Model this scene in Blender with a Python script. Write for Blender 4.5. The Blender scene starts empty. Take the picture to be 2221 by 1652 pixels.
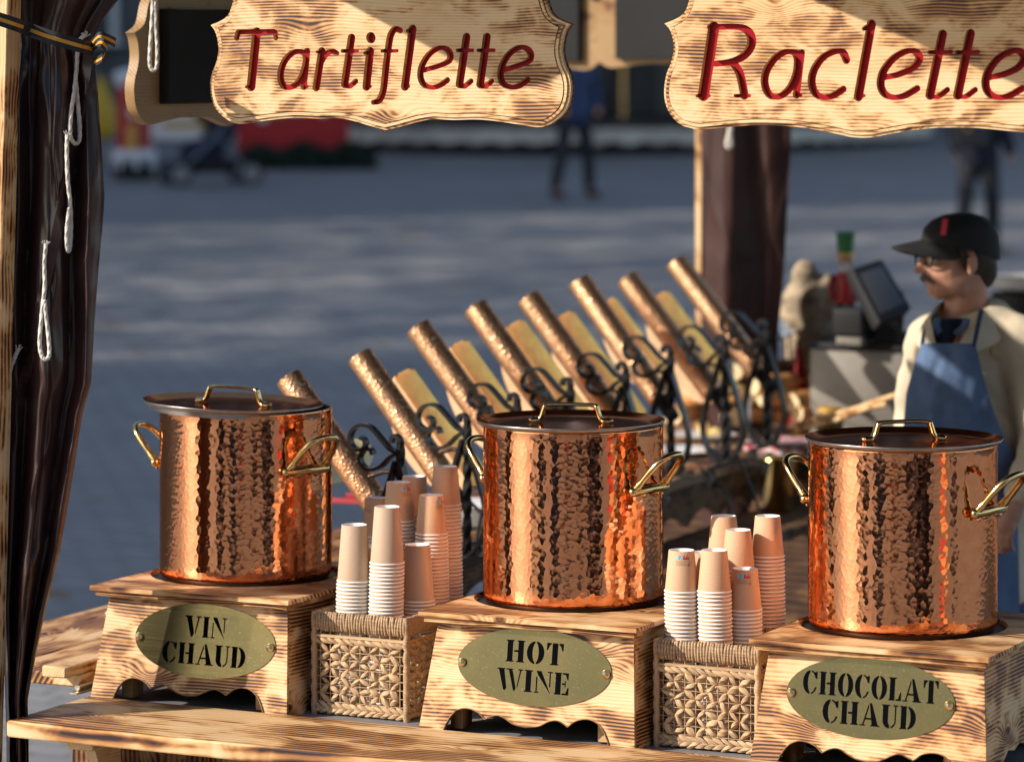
import bpy, bmesh, math, random
import numpy as np
from mathutils import Vector, Matrix, Quaternion, noise as mnoise

# ------------------------------------------------------------------ camera, sky, sun, exposure
R_ = math.radians
scene = bpy.context.scene
C = scene.collection
F_PX, CX, HY, CAM_H = 7700.0, 1110.5, 100.0, 2.5      # focal length, centre column, horizon row (in a 2221 px wide picture), eye height
cam_data = bpy.data.cameras.new('camera')
cam = bpy.data.objects.new('camera', cam_data); C.objects.link(cam)
cam.location = (0, 0, CAM_H); cam.rotation_euler = (R_(90), 0, 0)
cam_data.sensor_width = 36.0; cam_data.lens = F_PX / 2221 * 36.0
cam_data.shift_y = -(826 - HY) / 2221
cam_data.clip_start = 0.1; cam_data.clip_end = 600
cam_data.dof.use_dof = True; cam_data.dof.focus_distance = 7.75; cam_data.dof.aperture_fstop = 3.0
cam_data.dof.aperture_blades = 9
scene.camera = cam

SUN_EL, SUN_AZ = R_(28), math.atan2(-0.31, -0.95)     # direction towards the sun: left of and behind the viewer
sun_dir = Vector((math.cos(SUN_AZ) * math.cos(SUN_EL), math.sin(SUN_AZ) * math.cos(SUN_EL), math.sin(SUN_EL)))
world = bpy.data.worlds.new('World'); scene.world = world; world.use_nodes = True
wn = world.node_tree
sky = wn.nodes.new('ShaderNodeTexSky'); sky.sky_type = 'NISHITA'; sky.sun_disc = False
sky.sun_elevation = SUN_EL
sky.sun_rotation = math.atan2(sun_dir.x, sun_dir.y)
bg = wn.nodes['Background']; bg.inputs['Strength'].default_value = 0.14
wn.links.new(sky.outputs[0], bg.inputs['Color'])
sun_data = bpy.data.lights.new('sun', 'SUN'); sun_data.energy = 4.8; sun_data.angle = R_(0.5)
sun_data.color = (1.0, 0.92, 0.81)
sun = bpy.data.objects.new('sun', sun_data); C.objects.link(sun)
sun.rotation_euler = (-sun_dir).to_track_quat('-Z', 'Y').to_euler(); sun.location = (-20, -8, 20)
scene.view_settings.view_transform = 'Standard'; scene.view_settings.look = 'None'
scene.view_settings.exposure = 0.40; scene.view_settings.gamma = 1.0
scene.render.engine = 'CYCLES'
cy = scene.cycles
cy.use_denoising = True; cy.sample_clamp_indirect = 6.0; cy.sample_clamp_direct = 0
cy.max_bounces = 10; cy.glossy_bounces = 5; cy.diffuse_bounces = 3; cy.transmission_bounces = 6; cy.transparent_max_bounces = 8
cy.caustics_reflective = True; cy.caustics_refractive = False; cy.blur_glossy = 0.3

random.seed(7); rng = random.Random(11)

# ------------------------------------------------------------------ picture <-> place
TH = R_(26)
O3 = Vector((0.139, 8.06, 0))
U = Vector((math.cos(TH), -math.sin(TH), 0)); V = Vector((math.sin(TH), math.cos(TH), 0)); Z = Vector((0, 0, 1))
def S(u, v, z=0.0): return O3 + U * u + V * v + Z * z          # stall frame -> world
STALL = Matrix((( U.x, V.x, 0, O3.x), (U.y, V.y, 0, O3.y), (0, 0, 1, 0), (0, 0, 0, 1)))
def ray(x, y): return Vector(((x - CX) / F_PX, 1.0, -(y - HY) / F_PX))
def px(x, y, Y):
    r = ray(x, y); return Vector((r.x * Y, Y, CAM_H + r.z * Y))
def pxz(x, y, z):
    r = ray(x, y); return px(x, y, (z - CAM_H) / r.z)
def pxv(x, y, v):
    r = ray(x, y); Y = (v + O3.dot(V)) / (r.x * V.x + r.y * V.y); return px(x, y, Y)
def pxu(x, y, u):
    r = ray(x, y); Y = (u + O3.dot(U)) / (r.x * U.x + r.y * U.y); return px(x, y, Y)
def uv_of(p):
    d = p - O3; return d.dot(U), d.dot(V)
def ground_z(Y): return 0.029 * (Y - 8) if Y > 8 else 0.0

# ------------------------------------------------------------------ materials
MATS = {}
def mat(name):
    m = bpy.data.materials.new(name); m.use_nodes = True; MATS[name] = m
    nt = m.node_tree; b = nt.nodes['Principled BSDF']
    return m, nt, b
def N(nt, t, **kw):
    n = nt.nodes.new(t)
    for k, v in kw.items(): setattr(n, k, v)
    return n
def L(nt, a, b): nt.links.new(a, b)
def val(nt, sock, v):
    if hasattr(v, 'is_output'): L(nt, v, sock)
    else: sock.default_value = v
def math_(nt, op, a, b=None, c=None, clamp=False):
    n = N(nt, 'ShaderNodeMath', operation=op); n.use_clamp = clamp
    val(nt, n.inputs[0], a)
    if b is not None: val(nt, n.inputs[1], b)
    if c is not None: val(nt, n.inputs[2], c)
    return n.outputs[0]
def smooth(nt, x, lo, hi):
    n = N(nt, 'ShaderNodeMapRange', interpolation_type='SMOOTHSTEP')
    val(nt, n.inputs[0], x); n.inputs[1].default_value = lo; n.inputs[2].default_value = hi
    return n.outputs[0]
def mixc(nt, f, a, b):
    n = N(nt, 'ShaderNodeMix', data_type='RGBA'); val(nt, n.inputs[0], f)
    for s, v in ((n.inputs[6], a), (n.inputs[7], b)):
        if hasattr(v, 'is_output'): L(nt, v, s)
        else: s.default_value = (*v, 1) if len(v) == 3 else v
    return n.outputs[2]
def objcoord(nt, scale=(1, 1, 1), rnd=True):
    tc = N(nt, 'ShaderNodeTexCoord'); src = tc.outputs['Object']
    if rnd:
        oi = N(nt, 'ShaderNodeObjectInfo')
        cmb = N(nt, 'ShaderNodeCombineXYZ')
        L(nt, math_(nt, 'MULTIPLY', oi.outputs['Random'], 37.0), cmb.inputs[0])
        L(nt, math_(nt, 'MULTIPLY', oi.outputs['Random'], 17.0), cmb.inputs[1])
        add = N(nt, 'ShaderNodeVectorMath', operation='ADD'); L(nt, src, add.inputs[0]); L(nt, cmb.outputs[0], add.inputs[1])
        src = add.outputs[0]
    return src
def vscale(nt, v, s):
    n = N(nt, 'ShaderNodeVectorMath', operation='MULTIPLY'); L(nt, v, n.inputs[0]); n.inputs[1].default_value = s
    return n.outputs[0]
def noise(nt, v, scale=5.0, detail=3.0, rough=0.55, dist=0.0):
    n = N(nt, 'ShaderNodeTexNoise'); L(nt, v, n.inputs['Vector'])
    n.inputs['Scale'].default_value = scale; n.inputs['Detail'].default_value = detail
    n.inputs['Roughness'].default_value = rough; n.inputs['Distortion'].default_value = dist
    return n.outputs[0]
def bump(nt, b, h, dist=0.001, strength=1.0):
    n = N(nt, 'ShaderNodeBump'); n.inputs['Distance'].default_value = dist; n.inputs['Strength'].default_value = strength
    L(nt, h, n.inputs['Height']); L(nt, n.outputs[0], b.inputs['Normal']); return n

def ramp(nt, f, stops):
    n = N(nt, 'ShaderNodeValToRGB'); L(nt, f, n.inputs[0]); e = n.color_ramp.elements
    while len(e) < len(stops): e.new(0.5)
    for q, (p, c) in zip(e, stops): q.position = p; q.color = (*c, 1)
    return n.outputs[0]
PALE = ((0.0, (0.74, 0.54, 0.325)), (0.20, (0.63, 0.405, 0.195)), (0.42, (0.42, 0.195, 0.062)), (0.66, (0.165, 0.058, 0.022)), (0.95, (0.026, 0.011, 0.010)))
def tinted(k, c=(1, 1, 1)): return tuple((p, tuple(v * k * t for v, t in zip(col, c))) for p, col in PALE)
def wood(name, stops=PALE, burn=(0.435, 0.62), ring=125, rough=0.42, knot=1.0, patch=(11.0, 19.0), warp=5.0):
    """torched softwood: grain runs along local x; scorched patches darken the late wood lines"""
    m, nt, b = mat(name)
    p = objcoord(nt)
    sep = N(nt, 'ShaderNodeSeparateXYZ'); L(nt, p, sep.inputs[0])
    w = noise(nt, vscale(nt, p, (1.6, 4.0, 4.0)), 1.0, 2.0, 0.5)
    vor = N(nt, 'ShaderNodeTexVoronoi', feature='F1'); L(nt, vscale(nt, p, (4.2, 8.5, 4.0)), vor.inputs['Vector']); vor.inputs['Scale'].default_value = 1.0
    d = vor.outputs['Distance']
    k = math_(nt, 'POWER', math_(nt, 'SUBTRACT', 1.0, math_(nt, 'DIVIDE', d, 0.40), clamp=True), 2.0)
    yy = math_(nt, 'ADD', sep.outputs[1], math_(nt, 'MULTIPLY', sep.outputs[2], 0.6))
    field = math_(nt, 'ADD', math_(nt, 'MULTIPLY', yy, ring), math_(nt, 'ADD', math_(nt, 'MULTIPLY', w, warp * ring / 100), math_(nt, 'MULTIPLY', k, 6.0 * knot)))
    s = math_(nt, 'ADD', math_(nt, 'MULTIPLY', math_(nt, 'SINE', math_(nt, 'MULTIPLY', field, 6.2832)), 0.5), 0.5)
    vary = noise(nt, vscale(nt, p, (5.0, ring * 0.6, ring * 0.6)), 1.0, 1.0, 0.5)
    late = math_(nt, 'MULTIPLY', math_(nt, 'POWER', s, 1.5), smooth(nt, vary, 0.15, 0.50))
    fib = noise(nt, vscale(nt, p, (16, 480, 480)), 1.0, 2.0, 0.6)
    bm = noise(nt, vscale(nt, p, (patch[0], patch[1], patch[1])), 1.0, 3.0, 0.55, 0.4)
    bm2 = noise(nt, vscale(nt, p, (2.6, 4.0, 4.0)), 1.0, 2.0, 0.5)
    bmask = smooth(nt, math_(nt, 'ADD', math_(nt, 'MULTIPLY', bm, 0.62), math_(nt, 'MULTIPLY', bm2, 0.42)), burn[0], burn[1])
    tn = noise(nt, vscale(nt, p, (3.2, 8.0, 8.0)), 1.0, 4.0, 0.6, 0.8)
    q = math_(nt, 'MULTIPLY', bmask, math_(nt, 'ADD', math_(nt, 'MULTIPLY', late, 0.60), 0.33))
    q = math_(nt, 'ADD', q, math_(nt, 'ADD', math_(nt, 'MULTIPLY', late, 0.12), math_(nt, 'MULTIPLY', fib, 0.10)))
    q = math_(nt, 'ADD', q, math_(nt, 'MULTIPLY', smooth(nt, tn, 0.42, 0.72), 0.16))
    kn = smooth(nt, d, 0.085, 0.03)
    q = math_(nt, 'ADD', q, math_(nt, 'MULTIPLY', kn, 0.55 * min(knot, 1)))
    L(nt, ramp(nt, q, stops), b.inputs['Base Color'])
    L(nt, math_(nt, 'ADD', rough, math_(nt, 'MULTIPLY', fib, 0.16)), b.inputs['Roughness'])
    b.inputs['Specular IOR Level'].default_value = 0.35
    h = math_(nt, 'SUBTRACT', math_(nt, 'MULTIPLY', fib, 0.5), math_(nt, 'MULTIPLY', late, 0.8))
    bump(nt, b, h, 0.0005, 0.7)
    return m
wood('wood_scorched')
wood('wood_pale', burn=(0.48, 0.68))
wood('wood_back', tinted(0.50, (1, 0.90, 0.74)), burn=(0.58, 0.76))
wood('wood_top', burn=(0.42, 0.62), ring=56, patch=(6.0, 12.0), warp=9.0)
wood('wood_sign', burn=(0.45, 0.635), ring=140)
wood('wood_edge', burn=(0.46, 0.66), ring=120, patch=(14.0, 14.0))
wood('wood_brown', tinted(0.46, (1, 0.80, 0.62)), ring=70, rough=0.6)
wood('wood_dark', tinted(0.20, (1, 0.84, 0.70)), ring=70, rough=0.6)
wood('ply_edge', tinted(0.80, (1, 0.92, 0.80)), ring=330, knot=0.0, rough=0.6)
def plain(name, col, rough=0.5, metal=0.0, spec=0.5, var=0.0, vscale_=30.0, bumpd=0.0, bscale=200.0, **kw):
    m, nt, b = mat(name)
    b.inputs['Roughness'].default_value = rough; b.inputs['Metallic'].default_value = metal; b.inputs['Specular IOR Level'].default_value = spec
    p = None
    if var or bumpd: p = objcoord(nt)
    if var:
        n = noise(nt, p, vscale_, 4.0, 0.6)
        lo = tuple(c * (1 - var) for c in col); hi = tuple(min(1, c * (1 + var)) for c in col)
        L(nt, mixc(nt, smooth(nt, n, 0.3, 0.7), lo, hi), b.inputs['Base Color'])
    else: b.inputs['Base Color'].default_value = (*col, 1)
    if bumpd: bump(nt, b, noise(nt, p, bscale, 3.0, 0.6), bumpd, 0.8)
    for k, v in kw.items(): b.inputs[k.replace('_', ' ')].default_value = v
    return m

def hammered(name, col, cell=0.0115, depth=0.0011, rough=0.10, band=0.0, stretch=1.12, jit=0.9):
    """hammer marks from the UV map (metres round the wall, metres up)"""
    m, nt, b = mat(name)
    b.inputs['Metallic'].default_value = 1.0
    uv = N(nt, 'ShaderNodeUVMap'); uv.uv_map = 'UVMap'
    oi = N(nt, 'ShaderNodeObjectInfo')
    off = N(nt, 'ShaderNodeCombineXYZ'); L(nt, math_(nt, 'MULTIPLY', oi.outputs['Random'], 3.0), off.inputs[0])
    add = N(nt, 'ShaderNodeVectorMath', operation='ADD'); L(nt, uv.outputs[0], add.inputs[0]); L(nt, off.outputs[0], add.inputs[1])
    sc = vscale(nt, add.outputs[0], (1 / cell, 1 / (cell * stretch), 1))
    # dents in staggered columns: a cell lattice turned by 45 degrees, jittered
    rot = N(nt, 'ShaderNodeVectorRotate', rotation_type='Z_AXIS'); rot.inputs['Angle'].default_value = 0.3; L(nt, sc, rot.inputs[0])
    vor = N(nt, 'ShaderNodeTexVoronoi', feature='SMOOTH_F1', voronoi_dimensions='2D'); L(nt, rot.outputs[0], vor.inputs['Vector'])
    vor.inputs['Scale'].default_value = 1.0; vor.inputs['Randomness'].default_value = jit; vor.inputs['Smoothness'].default_value = 0.10
    d2 = math_(nt, 'POWER', vor.outputs['Distance'], 2.0)
    big = noise(nt, sc, 0.16, 2.0, 0.5)
    fine = noise(nt, sc, 3.0, 3.0, 0.6)
    h = math_(nt, 'ADD', d2, math_(nt, 'ADD', math_(nt, 'MULTIPLY', big, 1.6), math_(nt, 'MULTIPLY', fine, 0.02)))
    if band:
        sep = N(nt, 'ShaderNodeSeparateXYZ'); L(nt, uv.outputs[0], sep.inputs[0])
        mk = smooth(nt, sep.outputs[1], band, band + 0.006)
        h = math_(nt, 'MULTIPLY', h, mk)
    b.inputs['Specular Tint'].default_value = (0.95, 0.62, 0.45, 1)
    bump(nt, b, h, depth, 1.0)
    tint = noise(nt, sc, 0.35, 3.0, 0.6)
    L(nt, mixc(nt, smooth(nt, tint, 0.3, 0.75), col, tuple(c * f for c, f in zip(col, (0.93, 0.82, 0.76)))), b.inputs['Base Color'])
    L(nt, math_(nt, 'ADD', rough, math_(nt, 'MULTIPLY', fine, 0.07)), b.inputs['Roughness'])
    return m
hammered('copper_pot', (0.92, 0.41, 0.20), cell=0.0100, depth=0.00034, rough=0.04, band=0.022)
hammered('copper_tube', (0.92, 0.56, 0.32), cell=0.0078, depth=0.0016, rough=0.30, stretch=1.0)
plain('copper_lid', (0.62, 0.33, 0.21), 0.12, 1.0, var=0.10, vscale_=14, Specular_Tint=(0.62, 0.36, 0.26, 1))
plain('tin', (0.40, 0.365, 0.34), 0.32, 1.0, var=0.1, vscale_=40)
plain('brass', (0.74, 0.52, 0.22), 0.14, 1.0, var=0.08, vscale_=40, bumpd=0.0003, bscale=120)
plain('rivet', (0.72, 0.36, 0.22), 0.25, 1.0)
plain('iron', (0.007, 0.0074, 0.009), 0.34, 0.0, 0.4, bumpd=0.0006, bscale=160)
plain('iron_post', (0.008, 0.008, 0.009), 0.5, 0.0, 0.3, bumpd=0.0015, bscale=90)
plain('steel', (0.55, 0.55, 0.56), 0.28, 1.0, var=0.08, vscale_=20)
plain('hinge_metal', (0.42, 0.38, 0.30), 0.42, 1.0, var=0.15, vscale_=60)
plain('black', (0.012, 0.012, 0.013), 0.5)
plain('black_plastic', (0.012, 0.012, 0.013), 0.55, spec=0.25, bumpd=0.0002, bscale=400)
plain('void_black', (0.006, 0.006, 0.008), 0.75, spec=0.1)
plain('screen', (0.06, 0.065, 0.075), 0.4, spec=0.3)
plain('letter_black', (0.0015, 0.0017, 0.003), 0.9, spec=0.05)
plain('letter_red', (0.29, 0.004, 0.009), 0.5, spec=0.12)
plain('cut_wood_bounce', (0.52, 0.31, 0.14), 0.7, var=0.25, vscale_=60)  # tan letter walls, lightened in place of bounced light
plain('stud_brass', (0.80, 0.66, 0.36), 0.30, 1.0)
plain('rope', (0.62, 0.58, 0.52), 0.85, var=0.12, vscale_=90, bumpd=0.002, bscale=260)
plain('strap_black', (0.012, 0.013, 0.016), 0.7, bumpd=0.001, bscale=500)
plain('strap_yellow', (0.62, 0.29, 0.03), 0.7, bumpd=0.001, bscale=500)
plain('pvc', (0.034, 0.0145, 0.0135), 0.30, spec=0.5, var=0.2, vscale_=5, bumpd=0.0012, bscale=9)
plain('pvc_rear', (0.046, 0.021, 0.018), 0.5, spec=0.2, var=0.2, vscale_=5)
plain('pvc_hem', (0.046, 0.020, 0.016), 0.34, spec=0.5)
plain('kraft', (0.58, 0.345, 0.20), 0.72, var=0.04, vscale_=300, bumpd=0.0002, bscale=600)
plain('kraft_grey', (0.48, 0.335, 0.225), 0.72, var=0.04, vscale_=300, bumpd=0.0002, bscale=600)
plain('paper_white', (0.80, 0.78, 0.74), 0.6)
plain('print_cyan', (0.22, 0.52, 0.58), 0.6)
plain('print_red', (0.55, 0.03, 0.05), 0.6)
plain('print_dark', (0.03, 0.03, 0.04), 0.6)
plain('cheese', (0.92, 0.66, 0.25), 0.42, var=0.10, vscale_=25, bumpd=0.0012, bscale=60, Subsurface_Weight=0.5, Subsurface_Scale=0.04)
plain('rind', (0.68, 0.42, 0.24), 0.6, var=0.16, vscale_=14, bumpd=0.002, bscale=70)
plain('bread', (0.50, 0.23, 0.065), 0.65, var=0.35, vscale_=22, bumpd=0.003, bscale=45)
plain('crumb', (0.74, 0.56, 0.32), 0.85, var=0.12, vscale_=60, bumpd=0.004, bscale=120)
plain('china', (0.74, 0.74, 0.73), 0.18)
plain('cloth_sack', (0.31, 0.24, 0.16), 0.9, var=0.55, vscale_=13, bumpd=0.005, bscale=60)
plain('cabinet', (0.20, 0.18, 0.155), 0.5, metal=0.2, var=0.08, vscale_=6)
plain('green_paint', (0.012, 0.16, 0.035), 0.4)
plain('red_paint', (0.42, 0.012, 0.014), 0.4)
plain('red_tinsel', (0.32, 0.008, 0.015), 0.25, metal=0.4)
plain('gold_paint', (0.62, 0.36, 0.07), 0.4, metal=0.3)
plain('white_fur', (0.62, 0.60, 0.56), 0.9, bumpd=0.004, bscale=80)
plain('skin', (0.47, 0.235, 0.155), 0.5, var=0.12, vscale_=30, Subsurface_Weight=0.12, Subsurface_Scale=0.01)
plain('lips', (0.42, 0.17, 0.13), 0.45)
plain('hair', (0.035, 0.024, 0.018), 0.65, bumpd=0.003, bscale=220)
plain('moustache', (0.11, 0.085, 0.07), 0.75, bumpd=0.003, bscale=220)
plain('cap_black', (0.008, 0.008, 0.009), 0.8, bumpd=0.0008, bscale=300)
plain('fleece', (0.58, 0.49, 0.36), 0.9, var=0.05, vscale_=20, bumpd=0.006, bscale=9)
plain('navy_knit', (0.012, 0.014, 0.035), 0.85, bumpd=0.001, bscale=300)
plain('denim', (0.085, 0.140, 0.255), 0.85, var=0.18, vscale_=12, bumpd=0.004, bscale=10)
plain('jeans', (0.030, 0.050, 0.11), 0.85, var=0.2, vscale_=10, bumpd=0.004, bscale=12)
plain('dark_trousers', (0.018, 0.018, 0.024), 0.85, bumpd=0.004, bscale=12)
plain('blue_jacket', (0.020, 0.040, 0.11), 0.7, var=0.2, vscale_=8, bumpd=0.006, bscale=10)
plain('shoe', (0.050, 0.022, 0.016), 0.5)
plain('snow', (0.72, 0.73, 0.76), 0.8, bumpd=0.01, bscale=12)
plain('yellow_paint', (0.56, 0.34, 0.015), 0.5)
plain('fir', (0.012, 0.026, 0.013), 0.7, var=0.4, vscale_=20)
plain('leaf', (0.075, 0.060, 0.020), 0.7, var=0.4, vscale_=3)
plain('bark', (0.13, 0.10, 0.075), 0.9, var=0.3, vscale_=9, bumpd=0.02, bscale=20)
plain('stone_wall', (0.36, 0.34, 0.31), 0.85, var=0.15, vscale_=2, bumpd=0.01, bscale=8)
plain('stone_grey', (0.115, 0.115, 0.12), 0.85, var=0.15, vscale_=2, bumpd=0.01, bscale=8)
plain('plaster_warm', (0.46, 0.38, 0.29), 0.85, var=0.12, vscale_=1.2, bumpd=0.01, bscale=8)
plain('roof_tile', (0.20, 0.085, 0.055), 0.8, var=0.3, vscale_=6)
plain('carousel_dark', (0.030, 0.024, 0.022), 0.6, var=0.5, vscale_=1.5)
plain('carousel_cream', (0.50, 0.45, 0.38), 0.6, var=0.25, vscale_=3)
plain('stool_tube', (0.20, 0.21, 0.24), 0.3, metal=0.8)
plain('grey_board', (0.030, 0.030, 0.031), 0.9, spec=0.1, var=0.08, vscale_=5)
plain('acrylic_edge', (0.55, 0.58, 0.60), 0.15)
plain('duct', (0.50, 0.50, 0.52), 0.45)
plain('awning_red', (0.36, 0.025, 0.03), 0.7)
plain('counter_grey', (0.20, 0.19, 0.20), 0.6, var=0.1, vscale_=8)
plain('painted_white', (0.76, 0.74, 0.71), 0.6, var=0.05, vscale_=10)
plain('leather_bag', (0.02, 0.02, 0.025), 0.5)
plain('tree_bauble', (0.40, 0.01, 0.015), 0.2)
def _glass():
    m, nt, b = mat('glass'); b.inputs['Base Color'].default_value = (0.9, 0.93, 0.95, 1)
    b.inputs['Transmission Weight'].default_value = 1.0; b.inputs['Roughness'].default_value = 0.03; b.inputs['IOR'].default_value = 1.2
_glass()
def _plate():
    m, nt, b = mat('brass_plate'); b.inputs['Metallic'].default_value = 0.92
    p = objcoord(nt)
    st = noise(nt, vscale(nt, p, (3, 160, 3)), 1.0, 3.0, 0.6); bl = noise(nt, p, 9.0, 4.0, 0.65); sp = noise(nt, p, 260.0, 2.0, 0.7)
    c = mixc(nt, smooth(nt, bl, 0.3, 0.7), (0.160, 0.128, 0.058), (0.125, 0.110, 0.054))
    c = mixc(nt, smooth(nt, sp, 0.62, 0.75), c, (0.30, 0.26, 0.14))
    L(nt, c, b.inputs['Base Color'])
    L(nt, math_(nt, 'ADD', 0.11, math_(nt, 'ADD', math_(nt, 'MULTIPLY', st, 0.16), math_(nt, 'MULTIPLY', bl, 0.10))), b.inputs['Roughness'])
    bump(nt, b, st, 0.0001, 0.25)
_plate()
def _fibre():
    m, nt, b = mat('fibre')
    p = objcoord(nt); oi = N(nt, 'ShaderNodeObjectInfo')
    st = noise(nt, vscale(nt, p, (30, 420, 420)), 1.0, 2.0, 0.6)
    c = mixc(nt, math_(nt, 'POWER', oi.outputs['Random'], 1.5), (0.50, 0.32, 0.165), (0.25, 0.145, 0.08))
    c = mixc(nt, smooth(nt, st, 0.35, 0.75), c, (0.56, 0.385, 0.21))
    L(nt, c, b.inputs['Base Color']); b.inputs['Roughness'].default_value = 0.6
    bump(nt, b, st, 0.0012, 0.9)
_fibre()
def _check():
    m, nt, b = mat('gingham')
    tc = N(nt, 'ShaderNodeTexCoord'); sep = N(nt, 'ShaderNodeSeparateXYZ'); L(nt, tc.outputs['Object'], sep.inputs[0])
    def sq(s): return math_(nt, 'GREATER_THAN', math_(nt, 'FRACT', math_(nt, 'MULTIPLY', s, 22.0)), 0.5)
    f = math_(nt, 'MULTIPLY', math_(nt, 'ADD', sq(sep.outputs[0]), sq(math_(nt, 'ADD', sep.outputs[1], sep.outputs[2]))), 0.5)
    L(nt, mixc(nt, f, (0.72, 0.68, 0.66), (0.50, 0.015, 0.03)), b.inputs['Base Color']); b.inputs['Roughness'].default_value = 0.8
_check()
def _ground():
    m, nt, b = mat('paving')
    tc = N(nt, 'ShaderNodeTexCoord'); p = tc.outputs['Object']
    rot = N(nt, 'ShaderNodeVectorRotate'); rot.inputs['Angle'].default_value = 0.5; L(nt, p, rot.inputs[0])
    br = N(nt, 'ShaderNodeTexBrick'); L(nt, rot.outputs[0], br.inputs['Vector'])
    br.inputs['Color1'].default_value = (0.205, 0.20, 0.197, 1); br.inputs['Color2'].default_value = (0.28, 0.272, 0.265, 1); br.inputs['Mortar'].default_value = (0.17, 0.165, 0.16, 1)
    br.inputs['Scale'].default_value = 1.0; br.inputs['Brick Width'].default_value = 0.22; br.inputs['Row Height'].default_value = 0.13; br.inputs['Mortar Size'].default_value = 0.014
    br.inputs['Mortar Smooth'].default_value = 0.4
    n1 = noise(nt, p, 0.55, 4.0, 0.6); n2 = noise(nt, p, 7.0, 4.0, 0.6)
    c = mixc(nt, math_(nt, 'MULTIPLY', smooth(nt, n1, 0.3, 0.7), 0.45), br.outputs['Color'], (0.165, 0.16, 0.157))
    lf = noise(nt, p, 3.3, 1.0, 0.4)
    c = mixc(nt, smooth(nt, lf, 0.70, 0.74), c, (0.20, 0.12, 0.04))
    L(nt, c, b.inputs['Base Color'])
    L(nt, math_(nt, 'ADD', 0.5, math_(nt, 'MULTIPLY', n2, 0.3)), b.inputs['Roughness'])
    h = math_(nt, 'SUBTRACT', math_(nt, 'MULTIPLY', n2, 0.35), br.outputs['Fac'])
    bump(nt, b, h, 0.008, 1.0)
_ground()

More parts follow.
